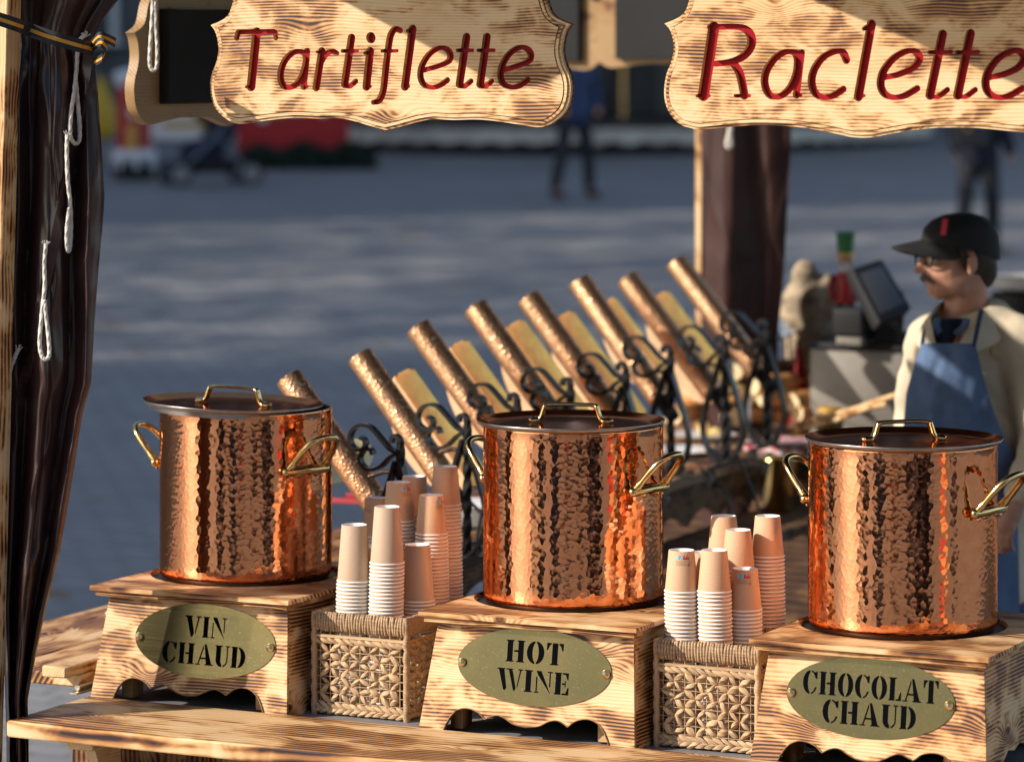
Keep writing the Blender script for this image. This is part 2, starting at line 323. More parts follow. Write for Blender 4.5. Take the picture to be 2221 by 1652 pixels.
# ------------------------------------------------------------------ mesh helpers
class MB:
    def __init__(s): s.v = []; s.f = []; s.mi = []; s.uv = {}
    def add(s, verts, faces, mi=0):
        o = len(s.v); s.v += [tuple(p) for p in verts]
        for f in faces: s.f.append(tuple(i + o for i in f)); s.mi.append(mi)
        return s
    def box(s, x0, x1, y0, y1, z0, z1, mi=0):
        vs = [(x, y, z) for z in (z0, z1) for y in (y0, y1) for x in (x0, x1)]
        return s.add(vs, [(0, 2, 3, 1), (4, 5, 7, 6), (0, 1, 5, 4), (2, 6, 7, 3), (0, 4, 6, 2), (1, 3, 7, 5)], mi)
    def prism(s, poly, z0, z1, mi=0):
        """convex-ish polygon (x, y) extruded along z"""
        n = len(poly)
        vs = [(x, y, z0) for x, y in poly] + [(x, y, z1) for x, y in poly]
        fs = [tuple(range(n - 1, -1, -1)), tuple(range(n, 2 * n))] + [(i, (i + 1) % n, n + (i + 1) % n, n + i) for i in range(n)]
        return s.add(vs, fs, mi)
    def lathe(s, prof, n=48, mi=0, cap0=True, cap1=True, uvR=None, M=None):
        vs = []; fs = []
        for r, z in prof:
            for k in range(n):
                a = 2 * math.pi * k / n; vs.append((r * math.cos(a), r * math.sin(a), z))
        base = len(s.f)
        for j in range(len(prof) - 1):
            for k in range(n): fs.append((j * n + k, j * n + (k + 1) % n, (j + 1) * n + (k + 1) % n, (j + 1) * n + k))
        if uvR is not None:
            ln = [0.0]
            for a, b_ in zip(prof, prof[1:]): ln.append(ln[-1] + math.hypot(a[0] - b_[0], a[1] - b_[1]))
            q = 0
            for j in range(len(prof) - 1):
                for k in range(n):
                    u0, u1 = 2 * math.pi * uvR * k / n, 2 * math.pi * uvR * (k + 1) / n
                    s.uv[base + q] = [(u0, ln[j]), (u1, ln[j]), (u1, ln[j + 1]), (u0, ln[j + 1])]; q += 1
        if cap0 and prof[0][0] > 1e-6: fs.append(tuple(range(n - 1, -1, -1)))
        if cap1 and prof[-1][0] > 1e-6: fs.append(tuple((len(prof) - 1) * n + k for k in range(n)))
        if M is not None: vs = [tuple(M @ Vector(p)) for p in vs]
        return s.add(vs, fs, mi)
    def sweep(s, path, prof, closed=False, mi=0, scale=None, up=None, cap=True, twist=0.0):
        """prof: list of (a, b) offsets; path: Vectors"""
        P = [Vector(p) for p in path]; n = len(P); m = len(prof)
        T = []
        for i in range(n):
            a = P[(i - 1) % n] if (closed or i > 0) else P[i]; b_ = P[(i + 1) % n] if (closed or i < n - 1) else P[i]
            t = (b_ - a); T.append(t.normalized() if t.length > 1e-9 else Vector((0, 0, 1)))
        ref = Vector(up) if up is not None else (Vector((0, 0, 1)) if abs(T[0].z) < 0.9 else Vector((1, 0, 0)))
        nrm = (ref - T[0] * ref.dot(T[0])).normalized(); vs = []
        for i in range(n):
            if up is not None: nn = Vector(up) - T[i] * Vector(up).dot(T[i]); nrm = nn.normalized() if nn.length > 1e-6 else nrm
            elif i > 0:
                q = T[i - 1].rotation_difference(T[i]); nrm = q @ nrm; nrm = (nrm - T[i] * nrm.dot(T[i])).normalized()
            bn = T[i].cross(nrm); sc = scale[i] if scale else 1.0
            ca, sa = math.cos(twist * i), math.sin(twist * i)
            for a, b_ in prof:
                a2, b2 = a * ca - b_ * sa, a * sa + b_ * ca
                vs.append(P[i] + nrm * (a2 * sc) + bn * (b2 * sc))
        fs = []
        for i in range(n if closed else n - 1):
            for k in range(m): fs.append((i * m + k, i * m + (k + 1) % m, ((i + 1) % n) * m + (k + 1) % m, ((i + 1) % n) * m + k))
        if cap and not closed: fs += [tuple(range(m - 1, -1, -1)), tuple((n - 1) * m + k for k in range(m))]
        return s.add(vs, fs, mi)
    def tube(s, path, r, n=8, **kw):
        return s.sweep(path, [(r * math.cos(2 * math.pi * k / n), r * math.sin(2 * math.pi * k / n)) for k in range(n)], **kw)
    def grid(s, P, mi=0, closed_u=False):
        """P: rows of points"""
        nr, nc = len(P), len(P[0]); vs = [p for row in P for p in row]
        fs = [(i * nc + j, i * nc + (j + 1) % nc, (i + 1) * nc + (j + 1) % nc, (i + 1) * nc + j) for i in range(nr - 1) for j in range(nc if closed_u else nc - 1)]
        return s.add(vs, fs, mi)
    def ball(s, c, r, n=12, m=8, M=None, mi=0):
        r = (r, r, r) if not hasattr(r, '__len__') else r
        prof = [(math.sin(math.pi * j / m), -math.cos(math.pi * j / m)) for j in range(1, m)]
        vs = [(0, 0, -1)]
        for a, z in prof:
            for k in range(n): vs.append((a * math.cos(2 * math.pi * k / n), a * math.sin(2 * math.pi * k / n), z))
        vs.append((0, 0, 1)); fs = []
        for k in range(n):
            fs.append((0, 1 + (k + 1) % n, 1 + k)); b0 = 1 + (m - 2) * n
            fs.append((b0 + k, b0 + (k + 1) % n, len(vs) - 1))
        for j in range(m - 2):
            for k in range(n): fs.append((1 + j * n + k, 1 + j * n + (k + 1) % n, 1 + (j + 1) * n + (k + 1) % n, 1 + (j + 1) * n + k))
        X = []
        for p in vs:
            q = Vector((p[0] * r[0], p[1] * r[1], p[2] * r[2]))
            if M is not None: q = M @ q
            X.append(q + Vector(c))
        return s.add(X, fs, mi)
    def limb(s, pts, rad, n=12, mi=0):
        """chain of points with radii, rounded ends"""
        P = [Vector(p) for p in pts]; path = []; sc = []
        d0 = (P[1] - P[0]).normalized(); d1 = (P[-1] - P[-2]).normalized()
        for t in (1.0, 0.8, 0.4): path.append(P[0] - d0 * rad[0] * t); sc.append(rad[0] * math.sqrt(max(0.0004, 1 - t * t)))
        for p, r in zip(P, rad): path.append(p); sc.append(r)
        for t in (0.4, 0.8, 1.0): path.append(P[-1] + d1 * rad[-1] * t); sc.append(rad[-1] * math.sqrt(max(0.0004, 1 - t * t)))
        return s.sweep(path, [(math.cos(2 * math.pi * k / n), math.sin(2 * math.pi * k / n)) for k in range(n)], scale=sc, mi=mi)
    def mesh(s, name, mats, smooth_=40.0):
        me = bpy.data.meshes.new(name); me.from_pydata(s.v, [], s.f)
        for m in (mats if isinstance(mats, (list, tuple)) else [mats]): me.materials.append(MATS[m])
        if any(s.mi): me.polygons.foreach_set('material_index', s.mi)
        if s.uv:
            lay = me.uv_layers.new(name='UVMap')
            for pi, co in s.uv.items():
                for li, c in zip(me.polygons[pi].loop_indices, co): lay.data[li].uv = c
        finish(me, smooth_); return me
def finish(me, ang=40.0):
    if ang:
        me.polygons.foreach_set('use_smooth', [True] * len(me.polygons))
        me.set_sharp_from_angle(angle=R_(ang))
    me.update()
def recalc(me):
    bm = bmesh.new(); bm.from_mesh(me); bmesh.ops.recalc_face_normals(bm, faces=bm.faces); bm.to_mesh(me); bm.free(); return me
def bevelled(mb, name, mats, w=0.003, seg=2, ang=40.0):
    me = mb.mesh(name, mats, None)
    bm = bmesh.new(); bm.from_mesh(me); bmesh.ops.remove_doubles(bm, verts=bm.verts, dist=1e-5)
    bmesh.ops.recalc_face_normals(bm, faces=bm.faces)
    bmesh.ops.bevel(bm, geom=[e for e in bm.edges if e.calc_face_angle(0) > 0.5], offset=w, segments=seg, affect='EDGES', profile=0.6, clamp_overlap=True)
    bm.to_mesh(me); bm.free(); finish(me, ang); return me
def remeshed(mb, name, mats, voxel=0.01, smooth_it=6, fac=0.5):
    """voxel union of overlapping closed pieces -> one continuous skin"""
    me = mb.mesh(name + '_src', mats, None); recalc(me)
    ob = bpy.data.objects.new('tmp', me); C.objects.link(ob)
    md = ob.modifiers.new('r', 'REMESH'); md.mode = 'VOXEL'; md.voxel_size = voxel; md.use_smooth_shade = True
    if smooth_it:
        sm = ob.modifiers.new('s', 'SMOOTH'); sm.iterations = smooth_it; sm.factor = fac
    dg = bpy.context.evaluated_depsgraph_get(); dg.update()
    out = bpy.data.meshes.new_from_object(ob.evaluated_get(dg), depsgraph=dg)
    bpy.data.objects.remove(ob); bpy.data.meshes.remove(me)
    out.name = name; out.materials.clear()
    for m in (mats if isinstance(mats, (list, tuple)) else [mats]): out.materials.append(MATS[m])
    out.polygons.foreach_set('use_smooth', [True] * len(out.polygons)); return out

# ------------------------------------------------------------------ object helpers
def tag(o, label, cat, group=None, kind=None):
    if label: o['label'] = label
    if cat: o['category'] = cat
    if group: o['group'] = group
    if kind: o['kind'] = kind
    return o
def thing(name, label, cat, M=None, group=None):
    o = bpy.data.objects.new(name, None); C.objects.link(o); o.empty_display_size = 0.05
    if M is not None: o.matrix_world = M
    o['_m'] = [c for row in o.matrix_world for c in row] if False else 0
    del o['_m']
    return tag(o, label, cat, group)
def part(name, me, parent=None, M=None, label=None, kind=None):
    o = bpy.data.objects.new(name, me); C.objects.link(o)
    if parent is not None: o.parent = parent
    if M is not None: o.matrix_local = M
    if label: o['label'] = label
    if kind: o['kind'] = kind
    return o
def solo(name, me, label, cat, M=None, group=None, kind=None):
    o = part(name, me, None, M); return tag(o, label, cat, group, kind)
def structure(name, me, M=None): o = part(name, me, None, M); o['kind'] = 'structure'; return o
def copy_tree(o, parent=None):
    c = o.copy(); C.objects.link(c)
    if parent is not None: c.parent = parent; c.matrix_local = o.matrix_local
    for ch in list(o.children): copy_tree(ch, c)
    return c
def T(x, y=None, z=None): return Matrix.Translation(Vector((x, y, z)) if y is not None else Vector(x))
def RZ(a): return Matrix.Rotation(a, 4, 'Z')
def RX(a): return Matrix.Rotation(a, 4, 'X')
def RY(a): return Matrix.Rotation(a, 4, 'Y')
def frame(o, x, y, z):
    """matrix with these world axes"""
    x, y, z = Vector(x).normalized(), Vector(y).normalized(), Vector(z).normalized()
    return Matrix(((x.x, y.x, z.x, o[0]), (x.y, y.y, z.y, o[1]), (x.z, y.z, z.z, o[2]), (0, 0, 0, 1)))
def board_mesh(name, lx, ly, lz, m='wood_scorched', w=0.002):
    return bevelled(MB().box(-lx / 2, lx / 2, -ly / 2, ly / 2, -lz / 2, lz / 2), name, m, w, 1)
def catmull(P, n=6, closed=False):
    P = [Vector(p) if not isinstance(p, Vector) else p for p in P]; out = []; m = len(P)
    for i in range(m if closed else m - 1):
        p0 = P[(i - 1) % m] if (closed or i > 0) else P[i]; p1 = P[i]; p2 = P[(i + 1) % m]; p3 = P[(i + 2) % m] if (closed or i < m - 2) else P[(i + 1) % m]
        for k in range(n):
            t = k / n
            out.append(0.5 * ((2 * p1) + (p2 - p0) * t + (2 * p0 - 5 * p1 + 4 * p2 - p3) * t * t + (3 * p1 - p0 - 3 * p2 + p3) * t ** 3))
    if not closed: out.append(P[-1])
    return out

# ------------------------------------------------------------------ outlines: implicit shape -> closed loops (marching squares)
def contours(Fv, x0, y0, h):
    """loops around the area where Fv < 0; Fv[row, col]"""
    ny, nx = Fv.shape; ins = Fv < 0
    code = ins[:-1, :-1] * 1 + ins[:-1, 1:] * 2 + ins[1:, 1:] * 4 + ins[1:, :-1] * 8
    nxt = {}
    TAB = {1: [(3, 0)], 2: [(0, 1)], 3: [(3, 1)], 4: [(1, 2)], 5: [(3, 2), (1, 0)], 6: [(0, 2)], 7: [(3, 2)], 8: [(2, 3)], 9: [(2, 0)], 10: [(0, 3), (2, 1)], 11: [(2, 1)], 12: [(1, 3)], 13: [(1, 0)], 14: [(0, 3)]}
    def eid(i, j, e): return ((i, j, 0), (i, j + 1, 1), (i + 1, j, 0), (i, j, 1))[e]
    for i, j in zip(*np.nonzero((code > 0) & (code < 15))):
        for a, b_ in TAB[int(code[i, j])]: nxt[eid(i, j, a)] = eid(i, j, b_)
    def pt(e):
        i, j, k = e; a = Fv[i, j]; b_ = Fv[i, j + 1] if k == 0 else Fv[i + 1, j]; t = a / (a - b_)
        return (x0 + (j + (t if k == 0 else 0)) * h, y0 + (i + (t if k == 1 else 0)) * h)
    loops = []
    while nxt:
        s = next(iter(nxt)); e = s; lp = []
        while e in nxt:
            lp.append(pt(e)); e = nxt.pop(e)
        if len(lp) > 6: loops.append(lp)
    return loops
def simplify(lp, tol):
    pts = np.array(lp); n = len(pts)
    def rdp(a, b_):
        keep = [a]; st = [(a, b_)]; ks = {a, b_}
        while st:
            i, j = st.pop()
            if j <= i + 1: continue
            d = pts[j] - pts[i]; ln = np.hypot(*d) + 1e-12; q = pts[i + 1:j] - pts[i]
            dist = np.abs(q[:, 0] * d[1] - q[:, 1] * d[0]) / ln; k = int(np.argmax(dist))
            if dist[k] > tol: k += i + 1; ks.add(k); st += [(i, k), (k, j)]
        return ks
    h = n // 2
    ks = sorted(rdp(0, h) | rdp(h, n - 1))
    return [tuple(pts[k]) for k in ks]
def filled(name, loops, ext, mats):
    """flat area with holes (even-odd loops in the x-y plane), thickness 2*ext about z = 0"""
    cu = bpy.data.curves.new(name, 'CURVE'); cu.dimensions = '2D'; cu.fill_mode = 'BOTH'; cu.extrude = ext
    for lp in loops:
        sp = cu.splines.new('POLY'); sp.points.add(len(lp) - 1); sp.use_cyclic_u = True
        for q, (x, y) in zip(sp.points, lp): q.co = (x, y, 0, 1)
    ob = bpy.data.objects.new('tmp', cu); C.objects.link(ob)
    dg = bpy.context.evaluated_depsgraph_get(); dg.update()
    me = bpy.data.meshes.new_from_object(ob.evaluated_get(dg), depsgraph=dg)
    bpy.data.objects.remove(ob); bpy.data.curves.remove(cu); me.name = name; me.materials.clear()
    for m in (mats if isinstance(mats, (list, tuple)) else [mats]): me.materials.append(MATS[m])
    bm = bmesh.new(); bm.from_mesh(me); bmesh.ops.remove_doubles(bm, verts=bm.verts, dist=1e-6); bm.to_mesh(me); bm.free()
    finish(me, 30); return me
def stroke_field(strokes, X, Y_):
    """strokes: list of (points, width); distance field of the union"""
    D = np.full(X.shape, 1e9)
    for pts, w in strokes:
        for (ax, ay), (bx, by) in zip(pts, pts[1:]):
            dx, dy = bx - ax, by - ay; l2 = dx * dx + dy * dy + 1e-12
            t = np.clip(((X - ax) * dx + (Y_ - ay) * dy) / l2, 0, 1)
            D = np.minimum(D, np.hypot(X - ax - t * dx, Y_ - ay - t * dy) - w / 2 * (0.70 + 0.46 * abs(dy) / math.sqrt(l2)))   # broad-nib strokes
    return D

# ================================================================== the setting
def build_ground():
    ys = [-220, -60, -10, 8, 20, 35, 50, 70, 90, 300]; xs = [-250, -60, -20, 0, 20, 60, 250]
    P = [[(x, y, min(ground_z(y), ground_z(90))) for x in xs] for y in ys]
    structure('ground', MB().grid(P).mesh('ground', 'paving', None))
build_ground()

# ================================================================== stall frame (posts, beams, roof)
def slab(name, root, u0, u1, v0, v1, z0, z1, m='wood_scorched', axis='u', w=0.003, label=None, extra=None):
    du, dv, dz = u1 - u0, v1 - v0, z1 - z0
    c = Vector(((u0 + u1) / 2, (v0 + v1) / 2, (z0 + z1) / 2))
    if axis == 'u': me = board_mesh(name, du, dv, dz, m, w); M = T(c)
    elif axis == 'v': me = board_mesh(name, dv, du, dz, m, w); M = frame(c, (0, 1, 0), (-1, 0, 0), (0, 0, 1))
    else: me = board_mesh(name, dz, du, dv, m, w); M = frame(c, (0, 0, 1), (1, 0, 0), (0, 1, 0))
    if extra is not None: M = extra @ M
    return part(name, me, root, M, label)
stall = thing('stall_frame', 'wooden market stall frame with corner posts and brown roof over the counter', 'stall', STALL)
pu, pv_ = uv_of(pxv(17, 0, -0.72))
def lean(u, v, z, a): return T(u, v, z) @ RY(a) @ T(-u, -v, -z)
slab('corner_post', stall, pu - 0.10, pu, -0.72, -0.665, 0.0, 2.75, 'wood_pale', 'z', extra=lean(pu, -0.7, 2.6, R_(1.7)))
bp = px(1508, 500, 12.3); bu, bv = uv_of(bp)
slab('corner_post', stall, bu, bu + 0.09, bv, bv + 0.09, 0.1, 2.75, 'wood_pale', 'z')
slab('corner_post', stall, 2.35, 2.45, -0.70, -0.60, 0.0, 2.75, 'wood_pale', 'z')
slab('corner_post', stall, 2.35, 2.45, bv, bv + 0.09, 0.1, 2.75, 'wood_pale', 'z')
slab('beam', stall, pu - 0.1, 2.45, -0.455, -0.375, 2.72, 2.82, 'wood_pale', 'u')
slab('beam', stall, pu - 0.1, 2.45, bv, bv + 0.08, 2.74, 2.84, 'wood_pale', 'u')
slab('beam', stall, -1.165, -1.085, -0.374, bv, 2.72, 2.82, 'wood_pale', 'v')
roof_me = bevelled(MB().box(-1.46, 2.7, -0.96, bv + 0.5, 3.18, 3.22), 'roof', 'pvc', 0.004, 1)
part('roof', roof_me, stall)

# ================================================================== hanging boards
def D1(p): return (p[0] / 2.9018, p[1] / 2.9018)
def D2(p): return (1350 / 1.8442 + p[0] / 2.9018, p[1] / 2.9018)
def D3(p): return (2696 / 1.8442 + p[0] / 2.9018, p[1] / 2.9018)
def poly_sdf(lp, X, Y_):
    P = np.array(lp); D = np.full(X.shape, 1e9); ins = np.zeros(X.shape, bool)
    for (ax, ay), (bx, by) in zip(P, np.roll(P, -1, 0)):
        dx, dy = bx - ax, by - ay; t = np.clip(((X - ax) * dx + (Y_ - ay) * dy) / (dx * dx + dy * dy + 1e-12), 0, 1)
        D = np.minimum(D, np.hypot(X - ax - t * dx, Y_ - ay - t * dy))
        c = ((ay > Y_) != (by > Y_)); xi = (bx - ax) * (Y_ - ay) / ((by - ay) if by != ay else 1e-12) + ax
        ins ^= c & (X < xi)
    return np.where(ins, -D, D)
def grid_over(lp, h, pad=0.01):
    P = np.array(lp); x0, y0 = P.min(0) - pad; x1, y1 = P.max(0) + pad
    X, Y_ = np.meshgrid(np.arange(x0, x1, h), np.arange(y0, y1, h)); return X, Y_, x0, y0
# half outline of the left-hand board, in metres from its centre line (u, z): read once from the picture, mirrored
SIGN_V = -0.40
def plane_pt(q, v, o):
    p = pxv(q[0], q[1], v); return ((p - O3).dot(U) - o[0], p.z - o[1])
def sign_outline(ptsD, v, o, top):
    half = [plane_pt(q, v, o) for q in ptsD]
    return half
tart_left = [D1(p) for p in [(1317, 160), (1345, 200), (1362, 270), (1365, 330), (1350, 400), (1325, 460), (1313, 530), (1320, 610), (1345, 680), (1390, 730), (1440, 765), (1490, 780), (1560, 775), (1700, 755), (1850, 742), (2000, 748)]] + [D2(p) for p in [(0, 745), (100, 765), (200, 795), (295, 820)]]
racl_left = [D2(p) for p in [(2050, 150), (2085, 190), (2105, 260), (2108, 320), (2090, 400), (2065, 460), (2050, 540), (2050, 620), (2070, 690), (2110, 750), (2160, 790)]] + [D3(p) for p in [(90, 805), (150, 818), (220, 812), (380, 797), (520, 790), (700, 795), (850, 812), (1000, 840), (1100, 862), (1175, 868)]]
def closed_outline(leftD, v):
    cusp = pxv(*leftD[-1], v); o = ((cusp - O3).dot(U), cusp.z + 0.165)
    half = [plane_pt(q, v, o) for q in leftD]                      # tip ... bottom cusp, on the left
    body = [tuple(p) for p in catmull([Vector((x, y, 0)) for x, y in half], 4)]; body = [(p[0], p[1]) for p in body]
    tip = half[0]
    top = catmull([Vector((tip[0], tip[1], 0)), Vector((tip[0] + 0.045, tip[1] + 0.022, 0)), Vector((tip[0] + 0.068, tip[1] + 0.075, 0)), Vector((tip[0] + 0.11, tip[1] + 0.098, 0)), Vector((tip[0] * 0.4, tip[1] + 0.088, 0)), Vector((0, tip[1] + 0.115, 0))], 5)
    top = [(p.x, p.y) for p in top]
    left = list(reversed(top))[:-1] + body                          # top centre -> tip -> bottom cusp
    right = [(-x, y) for x, y in reversed(left)][1:-1]
    return left + right, o
def smooth_stroke(pts, closed=False):
    if len(pts) == 2: return pts
    q = catmull([Vector((x, y, 0)) for x, y in pts], 6, closed); q = [(p.x, p.y) for p in q]
    return q + [q[0]] if closed else q
def sign(name, label, leftD, letters, conv, v):
    out, o = closed_outline(leftD, v)
    org = O3 + U * o[0] + V * v + Z * o[1]
    root = thing(name, label, 'sign', frame(org, U, Z, -V))
    X, Y_, x0, y0 = grid_over(out, 0.0018)
    sd = poly_sdf(out, X, Y_)
    def inset(d): return [simplify(l, 0.00025) for l in contours(sd + d, x0, y0, 0.0018)]
    i5, i12, i14 = inset(0.006), inset(0.0125), inset(0.0142)
    cut = []; floors = []
    for strokes in letters:
        st = []
        for pts, w, *cl in strokes:
            q = [plane_pt(conv(p), v, o) for p in pts]
            st.append((smooth_stroke(q, bool(cl)), 1.13 * w / 2.9018 * org.y / F_PX))
        allp = [p for s, w in st for p in s]
        XX, YY, a0, b0 = grid_over(allp, 0.0010, 0.03)
        loops = [simplify(l, 0.00018) for l in contours(stroke_field(st, XX, YY), a0, b0, 0.0010)]
        cut += loops; floors.append(loops)
    h = 0.007
    fb = filled('front_board', i14 + cut, h, ['wood_sign', 'cut_wood_bounce'])
    for pg in fb.polygons: pg.material_index = 0 if abs(pg.normal.z) > 0.5 else 1
    part('front_board', fb, root, T(0, 0, -h))
    part('routed_bead', filled('routed_bead', i5 + i12, 0.0065, 'wood_edge'), root, T(0, 0, -0.0085))
    part('routed_edge', filled('routed_edge', [out] + i5, 0.005, 'wood_edge'), root, T(0, 0, -0.0115))
    part('back_board', filled('back_board', [out], 0.0055, 'wood_brown'), root, T(0, 0, -0.0222))
    for sx in (-0.24, 0.24): part('hanger', MB().tube([(sx, 0.10, -0.031), (sx, 2.719 - o[1], -0.031)], 0.003, 6).mesh('hanger', 'black'), root)
    for lp in floors: part('letter', filled('letter', lp, 0.0004, 'letter_red'), root, T(0, 0, -0.0135))
    return root, o
tart = [
 [([(1500, 203), (1725, 200)], 42), ([(1497, 208), (1490, 240)], 30), ([(1733, 205), (1736, 240)], 26), ([(1615, 205), (1580, 545)], 50), ([(1550, 548), (1600, 548)], 26)],
 [([(1925, 350), (1870, 325), (1810, 360), (1772, 430), (1767, 500), (1790, 545), (1830, 550), (1880, 515), (1915, 440)], 38, True), ([(1932, 325), (1912, 545)], 36), ([(1908, 545), (1935, 545)], 26)],
 [([(2025, 325), (1990, 550)], 42), ([(1995, 328), (2025, 325)], 24), ([(2008, 410), (2050, 345), (2090, 325), (2120, 338)], 36)]]
tart2 = [
 [([(88, 240), (45, 530)], 42), ([(45, 532), (75, 545), (115, 512)], 32), ([(30, 322), (125, 322)], 30)],
 [([(205, 325), (182, 545)], 44), ([(172, 335), (205, 322)], 24), ([(182, 548), (208, 545)], 24), ([(209, 236), (211, 242)], 52)],
 [([(395, 195), (365, 184), (336, 220), (320, 300), (302, 450), (288, 570), (262, 632), (225, 645)], 38), ([(280, 322), (375, 322)], 28)],
 [([(472, 185), (424, 545)], 44), ([(440, 196), (470, 180)], 24), ([(424, 548), (448, 545)], 24)],
 [([(548, 442), (640, 415), (700, 385), (710, 345), (685, 310), (635, 305), (575, 345), (532, 415), (522, 480), (542, 530), (590, 552), (640, 540), (692, 505)], 35)],
 [([(812, 235), (768, 530)], 42), ([(768, 532), (797, 545), (840, 512)], 32), ([(755, 318), (850, 318)], 30)],
 [([(940, 235), (898, 530)], 42), ([(898, 532), (927, 545), (970, 512)], 32), ([(885, 318), (985, 318)], 30)],
 [([(1052, 440), (1145, 412), (1206, 382), (1216, 342), (1190, 307), (1140, 302), (1080, 342), (1037, 412), (1026, 480), (1046, 530), (1095, 550), (1145, 540), (1197, 503)], 36)]]
conv_mixed = lambda p: D1(p) if p[2] == 1 else D2(p)
tart_all = [[(([(*q, 1) for q in s[0]]), *s[1:]) for s in L_] for L_ in tart] + [[(([(*q, 2) for q in s[0]]), *s[1:]) for s in L_] for L_ in tart2]
sign_t, o_t = sign('hanging_sign', 'scorched pine hanging sign with carved red lettering Tartiflette', tart_left, tart_all, conv_mixed, SIGN_V)
racl = [
 [([(250, 175), (185, 600)], 60), ([(225, 172), (390, 170), (462, 195), (488, 245), (478, 305), (430, 360), (350, 392), (260, 402)], 48), ([(372, 395), (410, 455), (430, 530), (442, 600)], 46), ([(145, 604), (222, 604)], 28), ([(385, 604), (475, 604)], 28)],
 [([(770, 345), (705, 328), (640, 365), (585, 440), (570, 520), (595, 590), (640, 612), (695, 590), (745, 530), (775, 440)], 42, True), ([(802, 335), (770, 598)], 38), ([(765, 603), (798, 598)], 28)],
 [([(1085, 378), (1060, 330), (1005, 328), (935, 365), (882, 440), (866, 520), (890, 588), (940, 614), (1000, 603), (1065, 562)], 42)],
 [([(1242, 155), (1160, 608)], 48), ([(1195, 182), (1240, 152)], 26), ([(1160, 610), (1196, 603)], 26)],
 [([(1315, 490), (1410, 470), (1500, 430), (1543, 372), (1520, 328), (1460, 325), (1380, 370), (1318, 450), (1300, 530), (1325, 590), (1380, 614), (1450, 603), (1530, 558)], 42)],
 [([(1690, 218), (1610, 600)], 46), ([(1612, 606), (1660, 608), (1720, 566)], 34), ([(1605, 330), (1745, 328)], 32)],
 [([(1865, 213), (1785, 600)], 46), ([(1787, 606), (1835, 608), (1895, 566)], 34), ([(1780, 330), (1915, 328)], 32)],
 [([(1975, 490), (2070, 470), (2160, 430), (2203, 372), (2180, 328), (2120, 325), (2040, 370), (1978, 450), (1960, 530), (1985, 590), (2040, 614), (2110, 603), (2190, 558)], 42)]]
sign_r, o_r = sign('hanging_sign', 'scorched pine hanging sign with larger carved red lettering Raclette', racl_left, racl, D3, SIGN_V)
# fascia over the boards, added out of view: its saw-tooth lower edge throws the slanting shade on each board
def shade_fascia():
    # point of the shade on the boards' plane -> point of the fascia that throws it
    dv = -0.95 - SIGN_V; sv = sun_dir.dot(V)
    k = dv / sv
    def up(u, z): return (u + sun_dir.dot(U) * k, z + sun_dir.z * k)
    pts = []
    for (o, a, b) in ((o_t, (-0.30, 0.215), (0.30, -0.07)), (o_r, (-0.34, 0.215), (0.36, -0.06))):
        pts.append(up(o[0] + a[0], o[1] + a[1])); pts.append(up(o[0] + b[0], o[1] + b[1])); pts.append(up(o[0] + b[0] + 0.1, o[1] + b[1] + 0.02))
    first, last = pts[0], pts[-1]
    low = [(-1.46, 3.16)] + pts + [(2.7, last[1])]
    lp = low + [(2.7, 3.17), (-1.46, 3.17)]
    me = filled('shade_fascia', [lp], 0.008, 'pvc')
    part('shade_fascia', me, stall, frame((0, -0.95, 0), (1, 0, 0), (0, 0, 1), (0, -1, 0)))
shade_fascia()

def sign_back(name, label, org, xa, zn, hook=True, sc=1.0, pan=(0.335, -0.105, 0.125)):
    """the same board seen from behind: bare wood with a grey panel screwed on"""
    out, _ = closed_outline(tart_left, SIGN_V); out = [(x * sc, y * sc) for x, y in out]
    root = thing(name, label, 'sign', frame(org, xa, Z, zn))
    part('back_board', filled('back_board', [out], 0.013, 'wood_back'), root, T(0, 0, -0.013))
    part('panel', bevelled(MB().box(-pan[0] * sc, pan[0] * sc, pan[1] * sc, pan[2] * sc, 0.0, 0.028), 'panel', 'grey_board', 0.002, 1), root)
    for sx in (-0.24, 0.24): part('hanger', MB().tube([(sx * sc, 0.12 * sc, -0.029), (sx * sc, 2.735 - org.z, -0.029)], 0.003, 6).mesh('hanger', 'black'), root)
    if hook:
        mb = MB().tube([(-0.26 + 0.014 * math.cos(a), 0.19 + 0.014 * math.sin(a), 0.004) for a in np.linspace(0, 2 * math.pi, 17)[:-1]], 0.0025, 6, closed=True)
        part('eye_hook', mb.mesh('eye_hook', 'steel'), root)
        part('cable', MB().tube(catmull([(-0.24, 0.20, 0.01), (-0.20, 0.185, 0.02), (-0.10, 0.18, 0.02), (-0.04, 0.16, 0.02)], 5), 0.003, 6).mesh('cable', 'black'), root)
    return root
a = pxu(312, 150, -1.13); sign_back('hanging_sign', 'back of a side sign with grey panel, beside the brown curtain', a + V * 0.405 + Z * 0.02, V, U)
# two boards on the rear beam, seen from behind
b1 = px(1282, 75, 12.4); sign_back('hanging_sign', 'back of a rear sign with grey panel, partly behind the Tartiflette sign', b1 - U * 0.40 + Z * 0.03, U, -V, hook=False, pan=(0.365, -0.125, 0.16))
b2 = px(1312, 75, 12.2); sign_back('hanging_sign', 'back of a rear sign with grey panel, between the two lettered signs', b2 + U * 0.40 + Z * 0.04, U, -V, hook=False, pan=(0.35, -0.125, 0.16))

